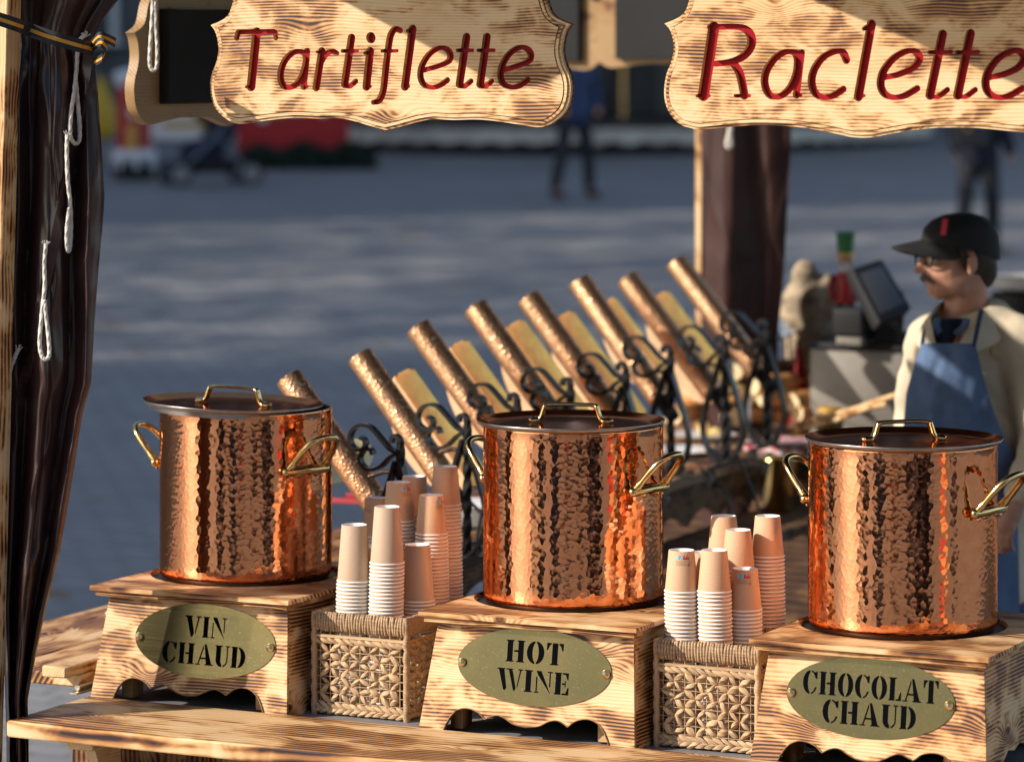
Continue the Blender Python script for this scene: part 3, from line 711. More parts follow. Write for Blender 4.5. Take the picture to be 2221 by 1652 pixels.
# ================================================================== gathered curtains and cords
def interp(tab, y):
    xs = [t[0] for t in tab]; return float(np.interp(y, xs, [t[1] for t in tab]))
def ridge(t, p=1.6):
    f = t - math.floor(t); return 1 - abs(2 * f - 1) ** p
class Curtain:
    def __init__(s, left, right, Y, folds, amp, cinch, seed): s.l, s.r, s.Y, s.folds, s.amp, s.cinch, s.seed = left, right, Y, folds, amp, cinch, seed
    def depth(s, t, y):
        k = 1 - 0.55 * math.exp(-((y - s.cinch) / 130.0) ** 2)
        w = mnoise.noise(Vector((t * 1.2, y * 0.0022, s.seed)))
        d = s.amp * k * (ridge(t * s.folds + s.seed + 0.16 * math.sin(y * 0.0021 + s.seed) + 0.22 * w, 1.25) * 0.75 + 0.30 * ridge(t * s.folds * 1.83 + 0.25 * math.sin(y * 0.0030 + 1 + s.seed) + 0.35 * w, 1.15))
        d += 0.007 * max(0.0, 1 - 5 * abs(mnoise.noise(Vector((t * 2.2 + y * 0.003, y * 0.006 - t * 2.0, s.seed + 14))))) + 0.010 * mnoise.noise(Vector((t * 3, y * 0.007, s.seed + 4))) + 0.007 * max(0.0, mnoise.noise(Vector((t * 4 + y * 0.004, y * 0.011 - t * 3, s.seed + 9)))) 
        return s.Y - 0.04 * math.sin(math.pi * t) - d
    def at(s, x, y, off=0.0):
        l, r = interp(s.l, y), interp(s.r, y); t = min(max((x - l) / (r - l), 0.02), 0.98); return px(x, y, s.depth(t, y) - off)
    def mesh(s, name, y0, y1, ny=200, nt=70, m='pvc'):
        P = []
        for i in range(ny + 1):
            y = y0 + (y1 - y0) * i / ny; l, r = interp(s.l, y), interp(s.r, y)
            row = [px(l + (r - l) * k / nt, y, s.depth(k / nt, y)) for k in range(nt + 1)]
            back = [px(r + (l - r) * k / 8, y, s.Y + 0.05 * math.sin(math.pi * k / 8)) for k in range(1, 8)]
            P.append(row + back)
        return MB().grid(P, closed_u=True).mesh(name, m, 75)
cl = [(-80, 25), (0, 30), (45, 36), (100, 40), (200, 30), (430, 26), (600, 20), (900, 6), (1300, 4), (1600, 14), (2600, 14)]
cr = [(-80, 285), (0, 258), (40, 226), (69, 208), (103, 198), (138, 207), (196, 212), (310, 220), (427, 227), (500, 222), (568, 215), (700, 205), (828, 198), (897, 179), (1069, 152), (1190, 131), (1327, 98), (1420, 78), (1518, 60), (1600, 62), (2600, 70)]
cur = Curtain(cl, cr, 8.02, 2.2, 0.075, 80, 0.3)
curtain = thing('gathered_curtain', 'gathered dark brown plastic curtain tied to the pale front post', 'curtain', T(px(110, 2500, 8.0)))
CI = T(-px(110, 2500, 8.0))
def cpart(name, me, label=None): return part(name, me, curtain, CI, label)
cpart('sheet', cur.mesh('sheet', -80, 2490))
def band(pts, w, off, thick, name, m, cobj=cur):
    """flat ribbon lying on the sheet; w in picture units"""
    P = [Vector((x, y, 0)) for x, y in pts]; P = catmull(P, 8); rows = []
    for i, p in enumerate(P):
        t = (P[min(i + 1, len(P) - 1)] - P[max(i - 1, 0)]).normalized(); n = Vector((-t.y, t.x, 0))
        a, b = p + n * w / 2, p - n * w / 2
        rows.append([cobj.at(a.x, a.y, off), cobj.at(b.x, b.y, off), cobj.at(b.x, b.y, off - thick), cobj.at(a.x, a.y, off - thick)])
    mb = MB().grid(rows, closed_u=True); n = len(rows); mb.add(rows[0], [(0, 1, 2, 3)]); mb.add(rows[-1], [(3, 2, 1, 0)])
    return mb.mesh(name, m, 50)
cpart('hem', band([(192, 118), (160, 320), (120, 520), (75, 720), (42, 880)], 22, 0.004, 0.004, 'hem', 'pvc_hem'))
class Flat:
    def __init__(s, Yf): s.Yf = Yf
    def at(s, x, y, off): return px(x, y, s.Yf(x) - off)
fl = Flat(lambda x: float(np.interp(x, [-20, 36, 60, 120, 180, 205], [7.72, 7.74, 7.83, 7.82, 7.84, 7.90])))
st = cpart('tie_strap', band([(-14, 38), (35, 54), (100, 78), (160, 96), (204, 108)], 29, 0.0, 0.004, 'tie_strap', 'strap_black', fl))
part('stripe', band([(-14, 38), (35, 54), (100, 78), (160, 96), (204, 108)], 8, 0.0015, 0.004, 'stripe', 'strap_yellow', fl), st)
def ribbon(ptsY, w, m, off=0.0):
    P = catmull([px(x, y, Yd - off) for x, y, Yd in ptsY], 6); mb = MB(); hw = w / 2 * 8 / F_PX
    mb.sweep(P, [(-hw, -0.001), (hw, -0.001), (hw, 0.001), (-hw, 0.001)], up=(0.15, 0.1, 1)); return mb
for tail in ([(198, 98, 7.9), (214, 80, 7.86), (232, 84, 7.87), (250, 93, 7.92)], [(200, 104, 7.9), (218, 92, 7.85), (231, 104, 7.86), (224, 124, 7.9), (205, 136, 7.95)]):
    tl = cpart('strap_tail', ribbon(tail, 20, 'strap_black').mesh('strap_tail', 'strap_black'))
    part('stripe', ribbon(tail, 6, 'strap_yellow', 0.003).mesh('stripe', 'strap_yellow'), tl)
def cord(pts, Yf, r=0.0048):
    P = catmull([px(x, y, Yf(x, y)) for x, y in pts], 8)
    mb = MB(); mb.sweep(P, [(r * (1 + 0.09 * math.cos(3 * a)) * math.cos(a), r * (1 + 0.09 * math.cos(3 * a)) * math.sin(a)) for a in np.linspace(0, 2 * math.pi, 13)[:-1]], twist=0.55)
    return mb
on = lambda x, y: min(cur.at(x + q, y).y for q in (-10, 0, 10)) - 0.010
def fray(mb, x, y, Yf):
    for k in range(14):
        a = rng.uniform(math.pi * 1.05, math.pi * 1.95); l = rng.uniform(5, 11)
        mb.tube([px(x + rng.uniform(-4, 4), y + 3, Yf(x, y)), px(x + math.cos(a) * l, y + math.sin(a) * l, Yf(x, y) - 0.004)], 0.0009, 4)
    return mb
for pts in ([(186, 76), (174, 86), (168, 112), (166, 150), (161, 200), (155, 240), (152, 288), (158, 308), (167, 311), (173, 298), (172, 262), (168, 215), (165, 180)],
            [(146, 292), (145, 330), (147, 390), (152, 440), (154, 500), (151, 540), (146, 540), (145, 500), (150, 450)],
            [(100, 528), (96, 570), (97, 620), (91, 680), (86, 742), (91, 772), (100, 779), (107, 768), (105, 728), (99, 680), (97, 650)],
            [(40, 757), (32, 775), (22, 802), (13, 838), (8, 850), (14, 826)]):
    mb = cord(pts, on); fray(mb, pts[0][0], pts[0][1], on); cpart('cord_loop', mb.mesh('cord_loop', 'rope'))
solo('cord_tie', cord([(333, -30), (330, 40), (326, 100), (325, 140), (332, 153), (340, 144), (341, 100), (338, 50), (338, -30)], lambda x, y: 8.35).mesh('cord_tie', 'rope'),
     'white cord loop hanging in front of the grey-panelled side sign', 'cord')
solo('cord_tie', cord([(1586, 262), (1582, 290), (1577, 312), (1581, 320), (1586, 312), (1584, 290), (1588, 262)], lambda x, y: 11.9, 0.008).mesh('cord_tie', 'rope'),
     'short white cord end hanging before the rear brown curtain', 'cord')
rc = Curtain([(-60, 1522), (600, 1520), (900, 1522), (2000, 1525)], [(-60, 1728), (330, 1714), (600, 1700), (700, 1690), (900, 1680), (2000, 1670)], 12.25, 1.25, 0.06, -400, 2.2)
rear = thing('gathered_curtain', 'gathered brown curtain on the rear post behind the raclette heaters', 'curtain', T(px(1600, 1500, 12.2)))
part('sheet', rc.mesh('sheet', -60, 1640, 120, 50, 'pvc_rear'), rear, T(-px(1600, 1500, 12.2)))

# ================================================================== front counter, serving shelf, side shelf
SH_Z = 1.0
counter = thing('serving_counter', 'long front counter of upright scorched planks under the shelf', 'counter', STALL)
x = -1.10; i = 0
while x < 2.3:
    wdt = 0.112 + 0.02 * rng.random()
    slab('plank', counter, x + 0.0015, x + wdt - 0.0015, -0.385 + 0.002 * rng.random(), -0.362, 0.02, 0.955, 'wood_brown', 'z', 0.002); x += wdt
slab('worktop', counter, -1.10, 2.30, -0.36, 0.42, 0.957, 0.983, 'counter_grey', 'u')
slab('back_panel', counter, -1.10, 2.30, 0.40, 0.42, 0.02, 0.956, 'wood_dark', 'u')
slab('side_panel', counter, -1.10, -1.08, -0.36, 0.40, 0.02, 0.956, 'wood_brown', 'v')
shelf = thing('serving_shelf', 'thick pale scorched pine serving shelf along the counter front', 'shelf', STALL)
slab('board', shelf, -1.066, 2.30, -0.70, -0.362, SH_Z - 0.036, SH_Z, 'wood_top', 'u', 0.004)
def bracket(u):
    slab('bracket_block', shelf, u - 0.035, u + 0.035, -0.66, -0.388, SH_Z - 0.058, SH_Z - 0.0375, 'wood_pale', 'v')
    pts = [(-0.62, -0.06), (-0.60, -0.10), (-0.55, -0.20), (-0.47, -0.27), (-0.39, -0.30), (-0.39, -0.22), (-0.45, -0.19), (-0.50, -0.13), (-0.51, -0.10), (-0.51, -0.06)]
    lp = [(p.x, p.y) for p in catmull([Vector((a, b, 0)) for a, b in pts[:5]], 5)] + [(p.x, p.y) for p in catmull([Vector((a, b, 0)) for a, b in pts[5:]], 5)]
    part('bracket_arm', filled('bracket_arm', [lp], 0.012, 'wood_pale'), shelf, frame((u, 0, SH_Z), (0, 1, 0), (0, 0, 1), (1, 0, 0)))
bu0, bv0 = uv_of(pxv(205, 1612, -0.6))
for u in (bu0, bu0 + 1.1, bu0 + 2.2): bracket(u)
side = thing('side_shelf', 'hinged scorched side shelf left of the VIN CHAUD box', 'shelf', STALL)
slab('board', side, -1.63, -1.36, -0.30, 1.9, 1.005, 1.035, 'wood_top', 'v', 0.003)
slab('board', side, -1.357, -1.125, -0.30, 1.9, 1.004, 1.034, 'wood_top', 'v', 0.003)
slab('batten', side, -1.19, -1.125, -0.37, 1.2, 1.036, 1.062, 'wood_pale', 'v', 0.003)
hg = slab('hinge', side, -1.122, -1.10, -0.36, 1.2, 0.998, 1.0035, 'hinge_metal', 'v', 0.001)
for k in range(9):
    mb = MB().tube([(0, 0, 0), (0, 0.148, 0)], 0.007, 10)
    part('hinge_knuckle', mb.mesh('hinge_knuckle', 'hinge_metal'), side, T(-1.112, -0.34 + 0.152 * k, 1.012))
cp = pxz(218, 1345, 1.036); cu_, cv_ = uv_of(cp)
mb = MB().add([(-0.05, 0.10, 0), (0.02, 0.16, 0), (0.05, 0.02, 0.0), (0.045, 0.03, 0.055), (0.02, 0.16, 0.06)], [(0, 2, 3), (0, 3, 4), (1, 4, 3, 2), (0, 4, 1), (0, 1, 2)])
solo('paper_card', mb.mesh('paper_card', 'paper_white', None), 'folded white card lying on the side shelf behind the VIN CHAUD box', 'card', STALL @ T(cu_, cv_, 1.0365))

# ================================================================== stencil letters (implicit, cap height 1)
def g_rect(x0, y0, x1, y1): return lambda X, Y_: np.maximum(np.maximum(x0 - X, X - x1), np.maximum(y0 - Y_, Y_ - y1))
def g_poly(*P):
    cx = sum(p[0] for p in P) / len(P); cy = sum(p[1] for p in P) / len(P)
    def f(X, Y_):
        D = np.full(X.shape, -1e9)
        for (ax, ay), (bx, by) in zip(P, P[1:] + P[:1]):
            nx, ny = by - ay, ax - bx; l = math.hypot(nx, ny); nx /= l; ny /= l
            if (cx - ax) * nx + (cy - ay) * ny > 0: nx, ny = -nx, -ny
            D = np.maximum(D, (X - ax) * nx + (Y_ - ay) * ny)
        return D
    return f
def g_ell(cx, cy, rx, ry): return lambda X, Y_: (np.hypot((X - cx) / rx, (Y_ - cy) / ry) - 1) * min(rx, ry)
def g_or(*F): return lambda X, Y_: np.minimum.reduce([f(X, Y_) for f in F])
def g_and(*F): return lambda X, Y_: np.maximum.reduce([f(X, Y_) for f in F])
def g_sub(a, *B): return lambda X, Y_: np.maximum.reduce([a(X, Y_)] + [-b(X, Y_) for b in B])
stem = lambda x0, x1, s0=0.06, s1=0.06: g_or(g_rect(x0, 0, x1, 1), g_rect(x0 - s0, 0, x1 + s1, 0.06), g_rect(x0 - s0, 0.94, x1 + s1, 1))
g_C = g_or(g_sub(g_and(g_ell(0.42, 0.5, 0.42, 0.52), g_rect(-1, -1, 0.385, 2)), g_ell(0.45, 0.5, 0.17, 0.45)),
           g_sub(g_and(g_ell(0.42, 0.5, 0.40, 0.52), g_rect(0.45, -1, 2, 2)), g_ell(0.42, 0.5, 0.29, 0.455), g_rect(0.4, 0.30, 2, 0.68)),
           g_poly((0.80, 1.0), (0.80, 0.66), (0.73, 0.66), (0.60, 0.92)))
g_O = g_sub(g_ell(0.43, 0.5, 0.43, 0.52), g_ell(0.43, 0.5, 0.15, 0.445), g_rect(0.40, -1, 0.46, 2))
GL = {
 'I': (g_or(stem(0.08, 0.36, 0.07, 0.07)), 0.44),
 'V': (g_or(g_poly((0.05, 1), (0.37, 1), (0.58, 0.16), (0.48, 0.0), (0.38, 0.0)), g_rect(-0.02, 0.93, 0.43, 1), g_poly((0.62, 0.27), (0.78, 1), (0.88, 1), (0.66, 0.12)), g_rect(0.66, 0.93, 0.98, 1)), 0.96),
 'N': (g_or(g_rect(0.08, 0, 0.15, 0.74), g_rect(0, 0, 0.24, 0.06), g_poly((0.02, 1), (0.34, 1), (0.84, 0), (0.60, 0), (0.18, 0.80)), g_rect(0.76, 0.30, 0.83, 1), g_rect(0.66, 0.94, 0.93, 1)), 0.93),
 'C': (g_C, 0.82), 'O': (g_O, 0.86),
 'H': (g_or(stem(0.07, 0.34), stem(0.60, 0.87), g_rect(0.40, 0.46, 0.62, 0.55)), 0.94),
 'A': (g_or(g_poly((0.09, 0), (0.17, 0), (0.43, 0.80), (0.40, 0.97)), g_poly((0.45, 1), (0.57, 1), (0.93, 0), (0.60, 0)), g_rect(0.27, 0.28, 0.56, 0.36), g_rect(-0.02, 0, 0.26, 0.06), g_rect(0.52, 0, 1.0, 0.06)), 0.98),
 'U': (g_or(g_rect(0.06, 0.30, 0.34, 1), g_rect(0.0, 0.94, 0.42, 1), g_and(g_sub(g_ell(0.40, 0.32, 0.34, 0.34), g_ell(0.50, 0.34, 0.17, 0.27)), g_rect(-1, -1, 0.42, 0.34)),
            g_and(g_sub(g_ell(0.42, 0.32, 0.32, 0.34), g_ell(0.44, 0.34, 0.23, 0.27)), g_rect(0.48, -1, 2, 0.34)), g_rect(0.665, 0.30, 0.74, 1), g_rect(0.58, 0.94, 0.83, 1)), 0.83),
 'D': (g_or(g_rect(0.06, 0, 0.34, 1), g_rect(0, 0, 0.36, 0.06), g_rect(0, 0.94, 0.36, 1), g_sub(g_and(g_ell(0.36, 0.5, 0.46, 0.5), g_rect(0.41, -1, 2, 2)), g_ell(0.36, 0.5, 0.19, 0.44))), 0.82),
 'T': (g_or(g_rect(0.29, 0, 0.57, 1), g_rect(0.22, 0, 0.64, 0.06), g_rect(0.02, 0.90, 0.24, 1), g_poly((0.02, 1), (0.02, 0.66), (0.08, 0.66), (0.18, 0.92)), g_rect(0.62, 0.90, 0.84, 1), g_poly((0.84, 1), (0.84, 0.66), (0.78, 0.66), (0.68, 0.92))), 0.86),
 'W': (g_or(g_poly((0.04, 1), (0.33, 1), (0.50, 0.12), (0.43, 0.0), (0.34, 0.0)), g_rect(-0.02, 0.94, 0.38, 1), g_poly((0.50, 1), (0.76, 1), (0.98, 0.12), (0.92, 0.0), (0.82, 0.0), (0.62, 0.78), (0.56, 0.98)), g_rect(0.44, 0.94, 0.80, 1), g_poly((1.02, 0.22), (1.16, 1), (1.24, 1), (1.05, 0.10)), g_rect(1.06, 0.94, 1.32, 1)), 1.3),
 'E': (g_or(g_rect(0.06, 0, 0.34, 1), g_rect(0, 0, 0.36, 0.06), g_rect(0, 0.94, 0.36, 1), g_rect(0.40, 0.92, 0.72, 1), g_poly((0.72, 1), (0.72, 0.68), (0.67, 0.68), (0.56, 0.93)), g_rect(0.40, 0.46, 0.56, 0.54), g_rect(0.54, 0.36, 0.59, 0.64), g_rect(0.40, 0, 0.74, 0.08), g_poly((0.75, 0), (0.75, 0.34), (0.69, 0.34), (0.58, 0.06))), 0.76),
 'L': (g_or(g_rect(0.06, 0, 0.34, 1), g_rect(0, 0, 0.36, 0.06), g_rect(0, 0.94, 0.42, 1), g_rect(0.40, 0, 0.68, 0.08), g_poly((0.70, 0), (0.70, 0.38), (0.63, 0.38), (0.52, 0.06))), 0.71),
}
GCACHE = {}
def glyph(ch):
    if ch not in GCACHE:
        f, w = GL[ch]; h = 0.0125
        X, Y_ = np.meshgrid(np.arange(-0.06, w + 0.1, h), np.arange(-0.06, 1.07, h))
        GCACHE[ch] = ([simplify(l, 0.004) for l in contours(f(X, Y_), -0.06, -0.06, h)], w)
    return GCACHE[ch]
def text_loops(s, width, height, cx, base):
    gap = 0.09; tot = sum(glyph(c)[1] for c in s) + gap * (len(s) - 1)
    k = width / tot; x = cx - width / 2; out = []
    for c in s:
        lp, w = glyph(c); out.append([[(x + px_ * k, base + py * height) for px_, py in l] for l in lp]); x += (w + gap) * k
    return out

# ================================================================== pot boxes with brass plates
BZ = 0.983
POTS = [(-0.858, 0.0), (0.0, 0.0), (0.797, -0.02)]
TOPH = 1.25 - BZ
def scallop(u0, u1, top, k0, k1, cx, s=1.0):
    """front panel outline: splayed sides, lobed lower edge"""
    half = [(0, 0.033), (0.028, 0.037), (0.055, 0.050), (0.072, 0.0535), (0.090, 0.048), (0.100, 0.0425)]
    arch = [(0.100, 0.0425), (0.118, 0.056), (0.140, 0.0625), (0.162, 0.060), (0.182, 0.046), (0.196, 0.022), (0.204, 0.0)]
    c1 = [(p.x, p.y) for p in catmull([Vector((*q, 0)) for q in half], 5)]; c2 = [(p.x, p.y) for p in catmull([Vector((*q, 0)) for q in arch], 5)]
    right = c1[:-1] + c2
    R = [(cx + x * s, y) for x, y in right]; Lf = [(cx - x * s, y) for x, y in reversed(right)][:-1]
    return [(k0, 0.0)] + Lf + R + [(k1, 0.0), (u1, top), (u0, top)]
def pot_box(label, up, vp, plateD, lines, ang=0.0):
    root = thing('warming_box', label, 'box', STALL @ T(up, vp, BZ))
    circ = lambda r, n=72: [(r * math.cos(2 * math.pi * k / n), r * math.sin(2 * math.pi * k / n)) for k in range(n)]
    rect = lambda a, b, c, d: [(a, c), (b, c), (b, d), (a, d)]
    part('top_board', filled('top_board', [rect(-0.222, 0.306, -0.336, 0.25), circ(0.226)], 0.005, 'wood_top'), root, T(0, 0, TOPH - 0.005))
    part('top_moulding', filled('top_moulding', [rect(-0.212, 0.297, -0.327, 0.24), circ(0.2235)], 0.006, 'ply_edge'), root, T(0, 0, TOPH - 0.0165))
    cx = 0.041; th = 0.0045; top = TOPH - 0.026
    yv = Vector((0, 0.036, top)); L_ = yv.length; yv.normalize()
    lp = scallop(-0.190, 0.284, L_, -0.222, 0.302, cx)
    F = frame((0, -0.336, 0.0), (1, 0, 0), yv, Vector((1, 0, 0)).cross(yv))
    fp = part('front_panel', filled('front_panel', [lp], th, 'wood_scorched'), root, F @ T(0, 0, -th))
    # darker routed lip along the lobes
    lipp = [p for p in lp[1:-3]]
    mb = MB().sweep([(x_, y_ - 0.0005, 0.0) for x_, y_ in lipp], [(-0.0035, -0.0006), (0.0035, -0.0006), (0.0035, 0.0012), (-0.0035, 0.0012)], up=(0, 0, 1))
    part('routed_lip', mb.mesh('routed_lip', 'wood_brown'), fp, T(0, 0, th + 0.0003))
    for sgn, b0, b1 in ((1, 0.302, 0.284), (-1, -0.222, -0.190)):
        xv = Vector((0, 1, 0)); yy = Vector((b1 - b0, 0, top)); yy.normalize()
        base = [(-0.322 + 0.0, 0.0), (-0.25, 0.0), (-0.22, 0.030), (-0.18, 0.050), (-0.14, 0.043), (-0.10, 0.053), (-0.04, 0.036), (0.02, 0.053), (0.06, 0.043), (0.10, 0.05), (0.14, 0.03), (0.17, 0.0), (0.225, 0.0), (0.215, L_ * 0.995), (-0.292, L_ * 0.995)]
        part('side_panel', filled('side_panel', [base], 0.0045, 'wood_scorched'), root, frame((b0 - sgn * 0.006, 0, 0), xv, yy, xv.cross(yy)))
    part('back_panel', filled('back_panel', [[(-0.21, 0), (0.288, 0), (0.272, top), (-0.18, top)]], 0.0045, 'wood_dark'), root, frame((0, 0.215, 0), (1, 0, 0), (0, 0, 1), (0, -1, 0)))
    for xx in (-0.165, 0.225):
        part('leg_block', board_mesh('leg_block', 0.20, 0.03, 0.05, 'ply_edge'), root, frame((xx * 0.92, -0.262, 0.105), (0, 0, 1), (1, 0, 0), (0, 1, 0)))
    hp = MB().lathe([(0.0, 0.0), (0.206, 0.0), (0.221, 0.004), (0.221, 0.012), (0.214, 0.0145), (0.0, 0.0145)], 64, cap0=False, cap1=False)
    part('hot_plate', hp.mesh('hot_plate', 'black_plastic'), root, T(0, 0, TOPH - 0.0225))
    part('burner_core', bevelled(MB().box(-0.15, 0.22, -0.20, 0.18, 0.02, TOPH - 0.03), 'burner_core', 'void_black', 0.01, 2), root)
    # oval brass plate with the words cut through
    q = pxv(*plateD, vp - 0.335); pu_, pz_ = (q - O3).dot(U) - up, q.z - BZ
    P = F @ T(pu_, pz_ / yv.z, 0.0)
    ell = [(0.186 * math.cos(a), 0.0835 * math.sin(a)) for a in np.linspace(0, 2 * math.pi, 97)[:-1]]
    loops = [ell]; groups = []
    for s, wd, base in lines:
        for g in text_loops(s, wd, 0.0475, 0.0, base): groups.append(g); loops += g
    pl = part('name_plate', filled('name_plate', loops, 0.0008, 'brass_plate'), root, P @ T(0, 0, 0.0014))
    for g in groups:
        part('letter', filled('letter', g, 0.0003, 'letter_black'), pl, T(0, 0, -0.0001))
    for sx in (-0.174, 0.174):
        mb = MB().lathe([(0.0095, 0), (0.0095, 0.004), (0.0085, 0.006), (0.0045, 0.0095), (0.0, 0.012)], 20, cap1=False)
        part('stud', mb.mesh('stud', 'stud_brass', 20), pl, T(sx, -0.002, 0.0008))
    return root
pot_box('flared scorched box carrying the oval brass VIN CHAUD plate', *POTS[0], (434, 1393), [('VIN', 0.110, 0.008), ('CHAUD', 0.220, -0.054)])
pot_box('flared scorched box carrying the oval brass HOT WINE plate', *POTS[1], (1149, 1450), [('HOT', 0.140, 0.008), ('WINE', 0.174, -0.054)])
pot_box('flared scorched box carrying the oval brass CHOCOLAT CHAUD plate', *POTS[2], (1879, 1517), [('CHOCOLAT', 0.300, -0.001), ('CHAUD', 0.206, -0.0575)])

# ================================================================== copper pots
PR, PH = 0.2045, 0.400
def pot_meshes():
    ext = [(PR - 0.020, 0.0), (PR - 0.010, 0.0015), (PR - 0.004, 0.006), (PR - 0.0008, 0.014)]
    ext += [(PR, z) for z in np.linspace(0.022, PH - 0.004, 24)] + [(PR + 0.0006, PH - 0.002), (PR, PH)]
    mb = MB().lathe(ext, 144, cap1=False, uvR=PR); body = mb.mesh('body', 'copper_pot', 60)
    mi = MB().lathe([(PR, PH), (PR - 0.003, PH + 0.0004), (PR - 0.0035, PH - 0.01), (PR - 0.0035, 0.012), (0, 0.011)], 96, cap0=False, cap1=False)
    lining = mi.mesh('lining', 'tin', 60)
    LR = 0.2135
    top = [(LR, 0.0095), (LR - 0.004, 0.0085), (LR - 0.014, 0.0055), (LR - 0.026, 0.0005), (LR - 0.032, -0.0005), (0.12, 0.0015), (0.0, 0.003)]
    lid = MB().lathe(top, 96, cap0=False, cap1=False).mesh('lid_top', 'copper_lid', 60)
    und = [(LR, 0.0094), (LR + 0.0006, 0.0075), (LR - 0.003, 0.002), (PR + 0.0005, -0.0005), (PR - 0.006, -0.0015), (PR - 0.0075, -0.012), (PR - 0.02, -0.0125), (0, -0.006)]
    rim = MB().lathe(und, 96, cap0=False, cap1=False).mesh('lid_rim', 'tin', 60)
    # lid handle: cast strap with flared feet
    hb = MB()
    path = catmull([(-0.090, 0, 0.004), (-0.074, 0, 0.006), (-0.066, 0, 0.016), (-0.060, 0, 0.034), (-0.052, 0, 0.0405), (0, 0, 0.042), (0.052, 0, 0.0405), (0.060, 0, 0.034), (0.066, 0, 0.016), (0.074, 0, 0.006), (0.090, 0, 0.004)], 5)
    sc = [1.45 if abs(p.x) > 0.072 else (1.15 if abs(p.x) > 0.058 else 0.85) for p in path]
    hb.sweep(path, [(0.0052 * math.cos(a) , 0.0098 * math.sin(a)) for a in np.linspace(0, 2 * math.pi, 13)[:-1]], scale=sc, up=(0, 0.0001, 1))
    for sx in (-1, 1): hb.ball((sx * 0.082, 0, 0.006), (0.016, 0.0125, 0.0065), 12, 8)
    hm = hb.mesh('lid_handle', 'brass', 60)
    # side handle: loop rising outwards from two riveted feet (x = outwards, y = along the wall)
    sb = MB()
    loop = catmull([(0.004, -0.062, -0.004), (0.020, -0.060, 0.012), (0.050, -0.056, 0.047), (0.072, -0.044, 0.071), (0.083, -0.018, 0.082), (0.083, 0.018, 0.082), (0.072, 0.044, 0.071), (0.050, 0.056, 0.047), (0.020, 0.060, 0.012), (0.004, 0.062, -0.004)], 6)
    n = len(loop); sc = [1.25 if min(i, n - 1 - i) < 7 else 1.0 for i in range(n)]
    sb.sweep(loop, [(0.0080 * math.cos(a), 0.0080 * math.sin(a)) for a in np.linspace(0, 2 * math.pi, 13)[:-1]], scale=sc)
    sb.tube(catmull([(0.008, -0.070, -0.006), (0.014, -0.03, -0.005), (0.016, 0, -0.004), (0.014, 0.03, -0.005), (0.008, 0.070, -0.006)], 4), 0.0100, 10)
    for sy in (-1, 1):
        sb.ball((0.006, sy * 0.066, -0.006), (0.012, 0.014, 0.0125), 12, 8); sb.ball((0.010, sy * 0.03, -0.010), (0.010, 0.012, 0.013), 10, 7)
    sh = sb.mesh('side_handle', 'brass', 60)
    rv = MB().lathe([(0.0055, 0), (0.0055, 0.003), (0.0035, 0.005), (0, 0.0055)], 12, cap1=False).mesh('rivet', 'rivet', 40)
    return body, lining, lid, rim, hm, sh, rv
PM = pot_meshes()
def pot(label, up, vp, az, lidM, az2=None):
    az2 = az + math.pi if az2 is None else az2
    w = S(up, vp, BZ + TOPH - 0.0075); root = thing('copper_pot', label, 'pot', T(w) @ RZ(rng.uniform(-0.1, 0.1)), None)
    rz = root.rotation_euler.z
    part('body', PM[0], root); part('lining', PM[1], root)
    for a in (az, az2):
        h = part('side_handle', PM[5], root, RZ(a - rz) @ T(PR - 0.001, 0, 0.273) @ Matrix.Scale(0.92, 4))
        for sy in (-1, 1): part('rivet', PM[6], h, T(0.006, sy * 0.052, -0.021) @ RY(math.pi / 2))
    ld = part('lid', PM[2], root, RZ(-rz) @ lidM); part('rim', PM[3], ld); part('handle', PM[4], ld, T(0, 0, 0.001))
    for sx in (-0.086, 0.086): part('rivet', PM[6], ld, T(sx, 0.0, 0.009))
    return root
pot('hammered copper pot with lid ajar, on the VIN CHAUD box', *POTS[0], math.atan2(-0.69, 0.72), T(-0.030, -0.012, PH + 0.006) @ RY(R_(2.2)) @ RZ(R_(-16)), math.atan2(0.34, -0.94))
pot('hammered copper pot, lid closed, on the HOT WINE box', *POTS[1], math.atan2(-0.60, 0.80), T(-0.006, -0.003, PH + 0.002) @ RZ(R_(-8)))
pot('hammered copper pot, lid closed, on the CHOCOLAT CHAUD box', *POTS[2], math.atan2(-0.58, 0.815), T(0.002, -0.003, PH + 0.002) @ RZ(R_(12)))

# ================================================================== paper cups
def cup_mesh(rr, rb, h, m, seg=28, short=None):
    mb = MB(); bead = 0.0021
    mb.lathe([(rr - 2 * bead, 0.0021), (rr - 1.7 * bead, 0.0006), (rr - bead, 0.0), (rr - 0.3 * bead, 0.0006), (rr, 0.0021), (rr - 0.3 * bead, 0.0036), (rr - bead * 1.1, 0.0043)], seg, 1, False, False)
    r1 = rr - bead * 1.1
    if short:
        t = short / h; mb.lathe([(r1, 0.0043), (r1 + (rb - r1) * t, short)], seg, 0, False, False); return mb
    mb.lathe([(r1, 0.0043), (rb + 0.0006, h - 0.0006), (rb, h)], seg, 0, False, False)
    mb.lathe([(rb, h), (rb - 0.0012, h + 0.0001), (rb - 0.0019, h - 0.007), (0, h - 0.0066)], seg, 1, False, False)
    return mb
SMALL = (0.0385, 0.0275, 0.0905, 'kraft'); TALL = (0.0405, 0.0285, 0.129, 'kraft_grey')
CUPM = {}
for k, c in (('s', SMALL), ('t', TALL)): CUPM[k] = cup_mesh(*c).mesh('paper_cup', [c[3], 'paper_white'], 50)
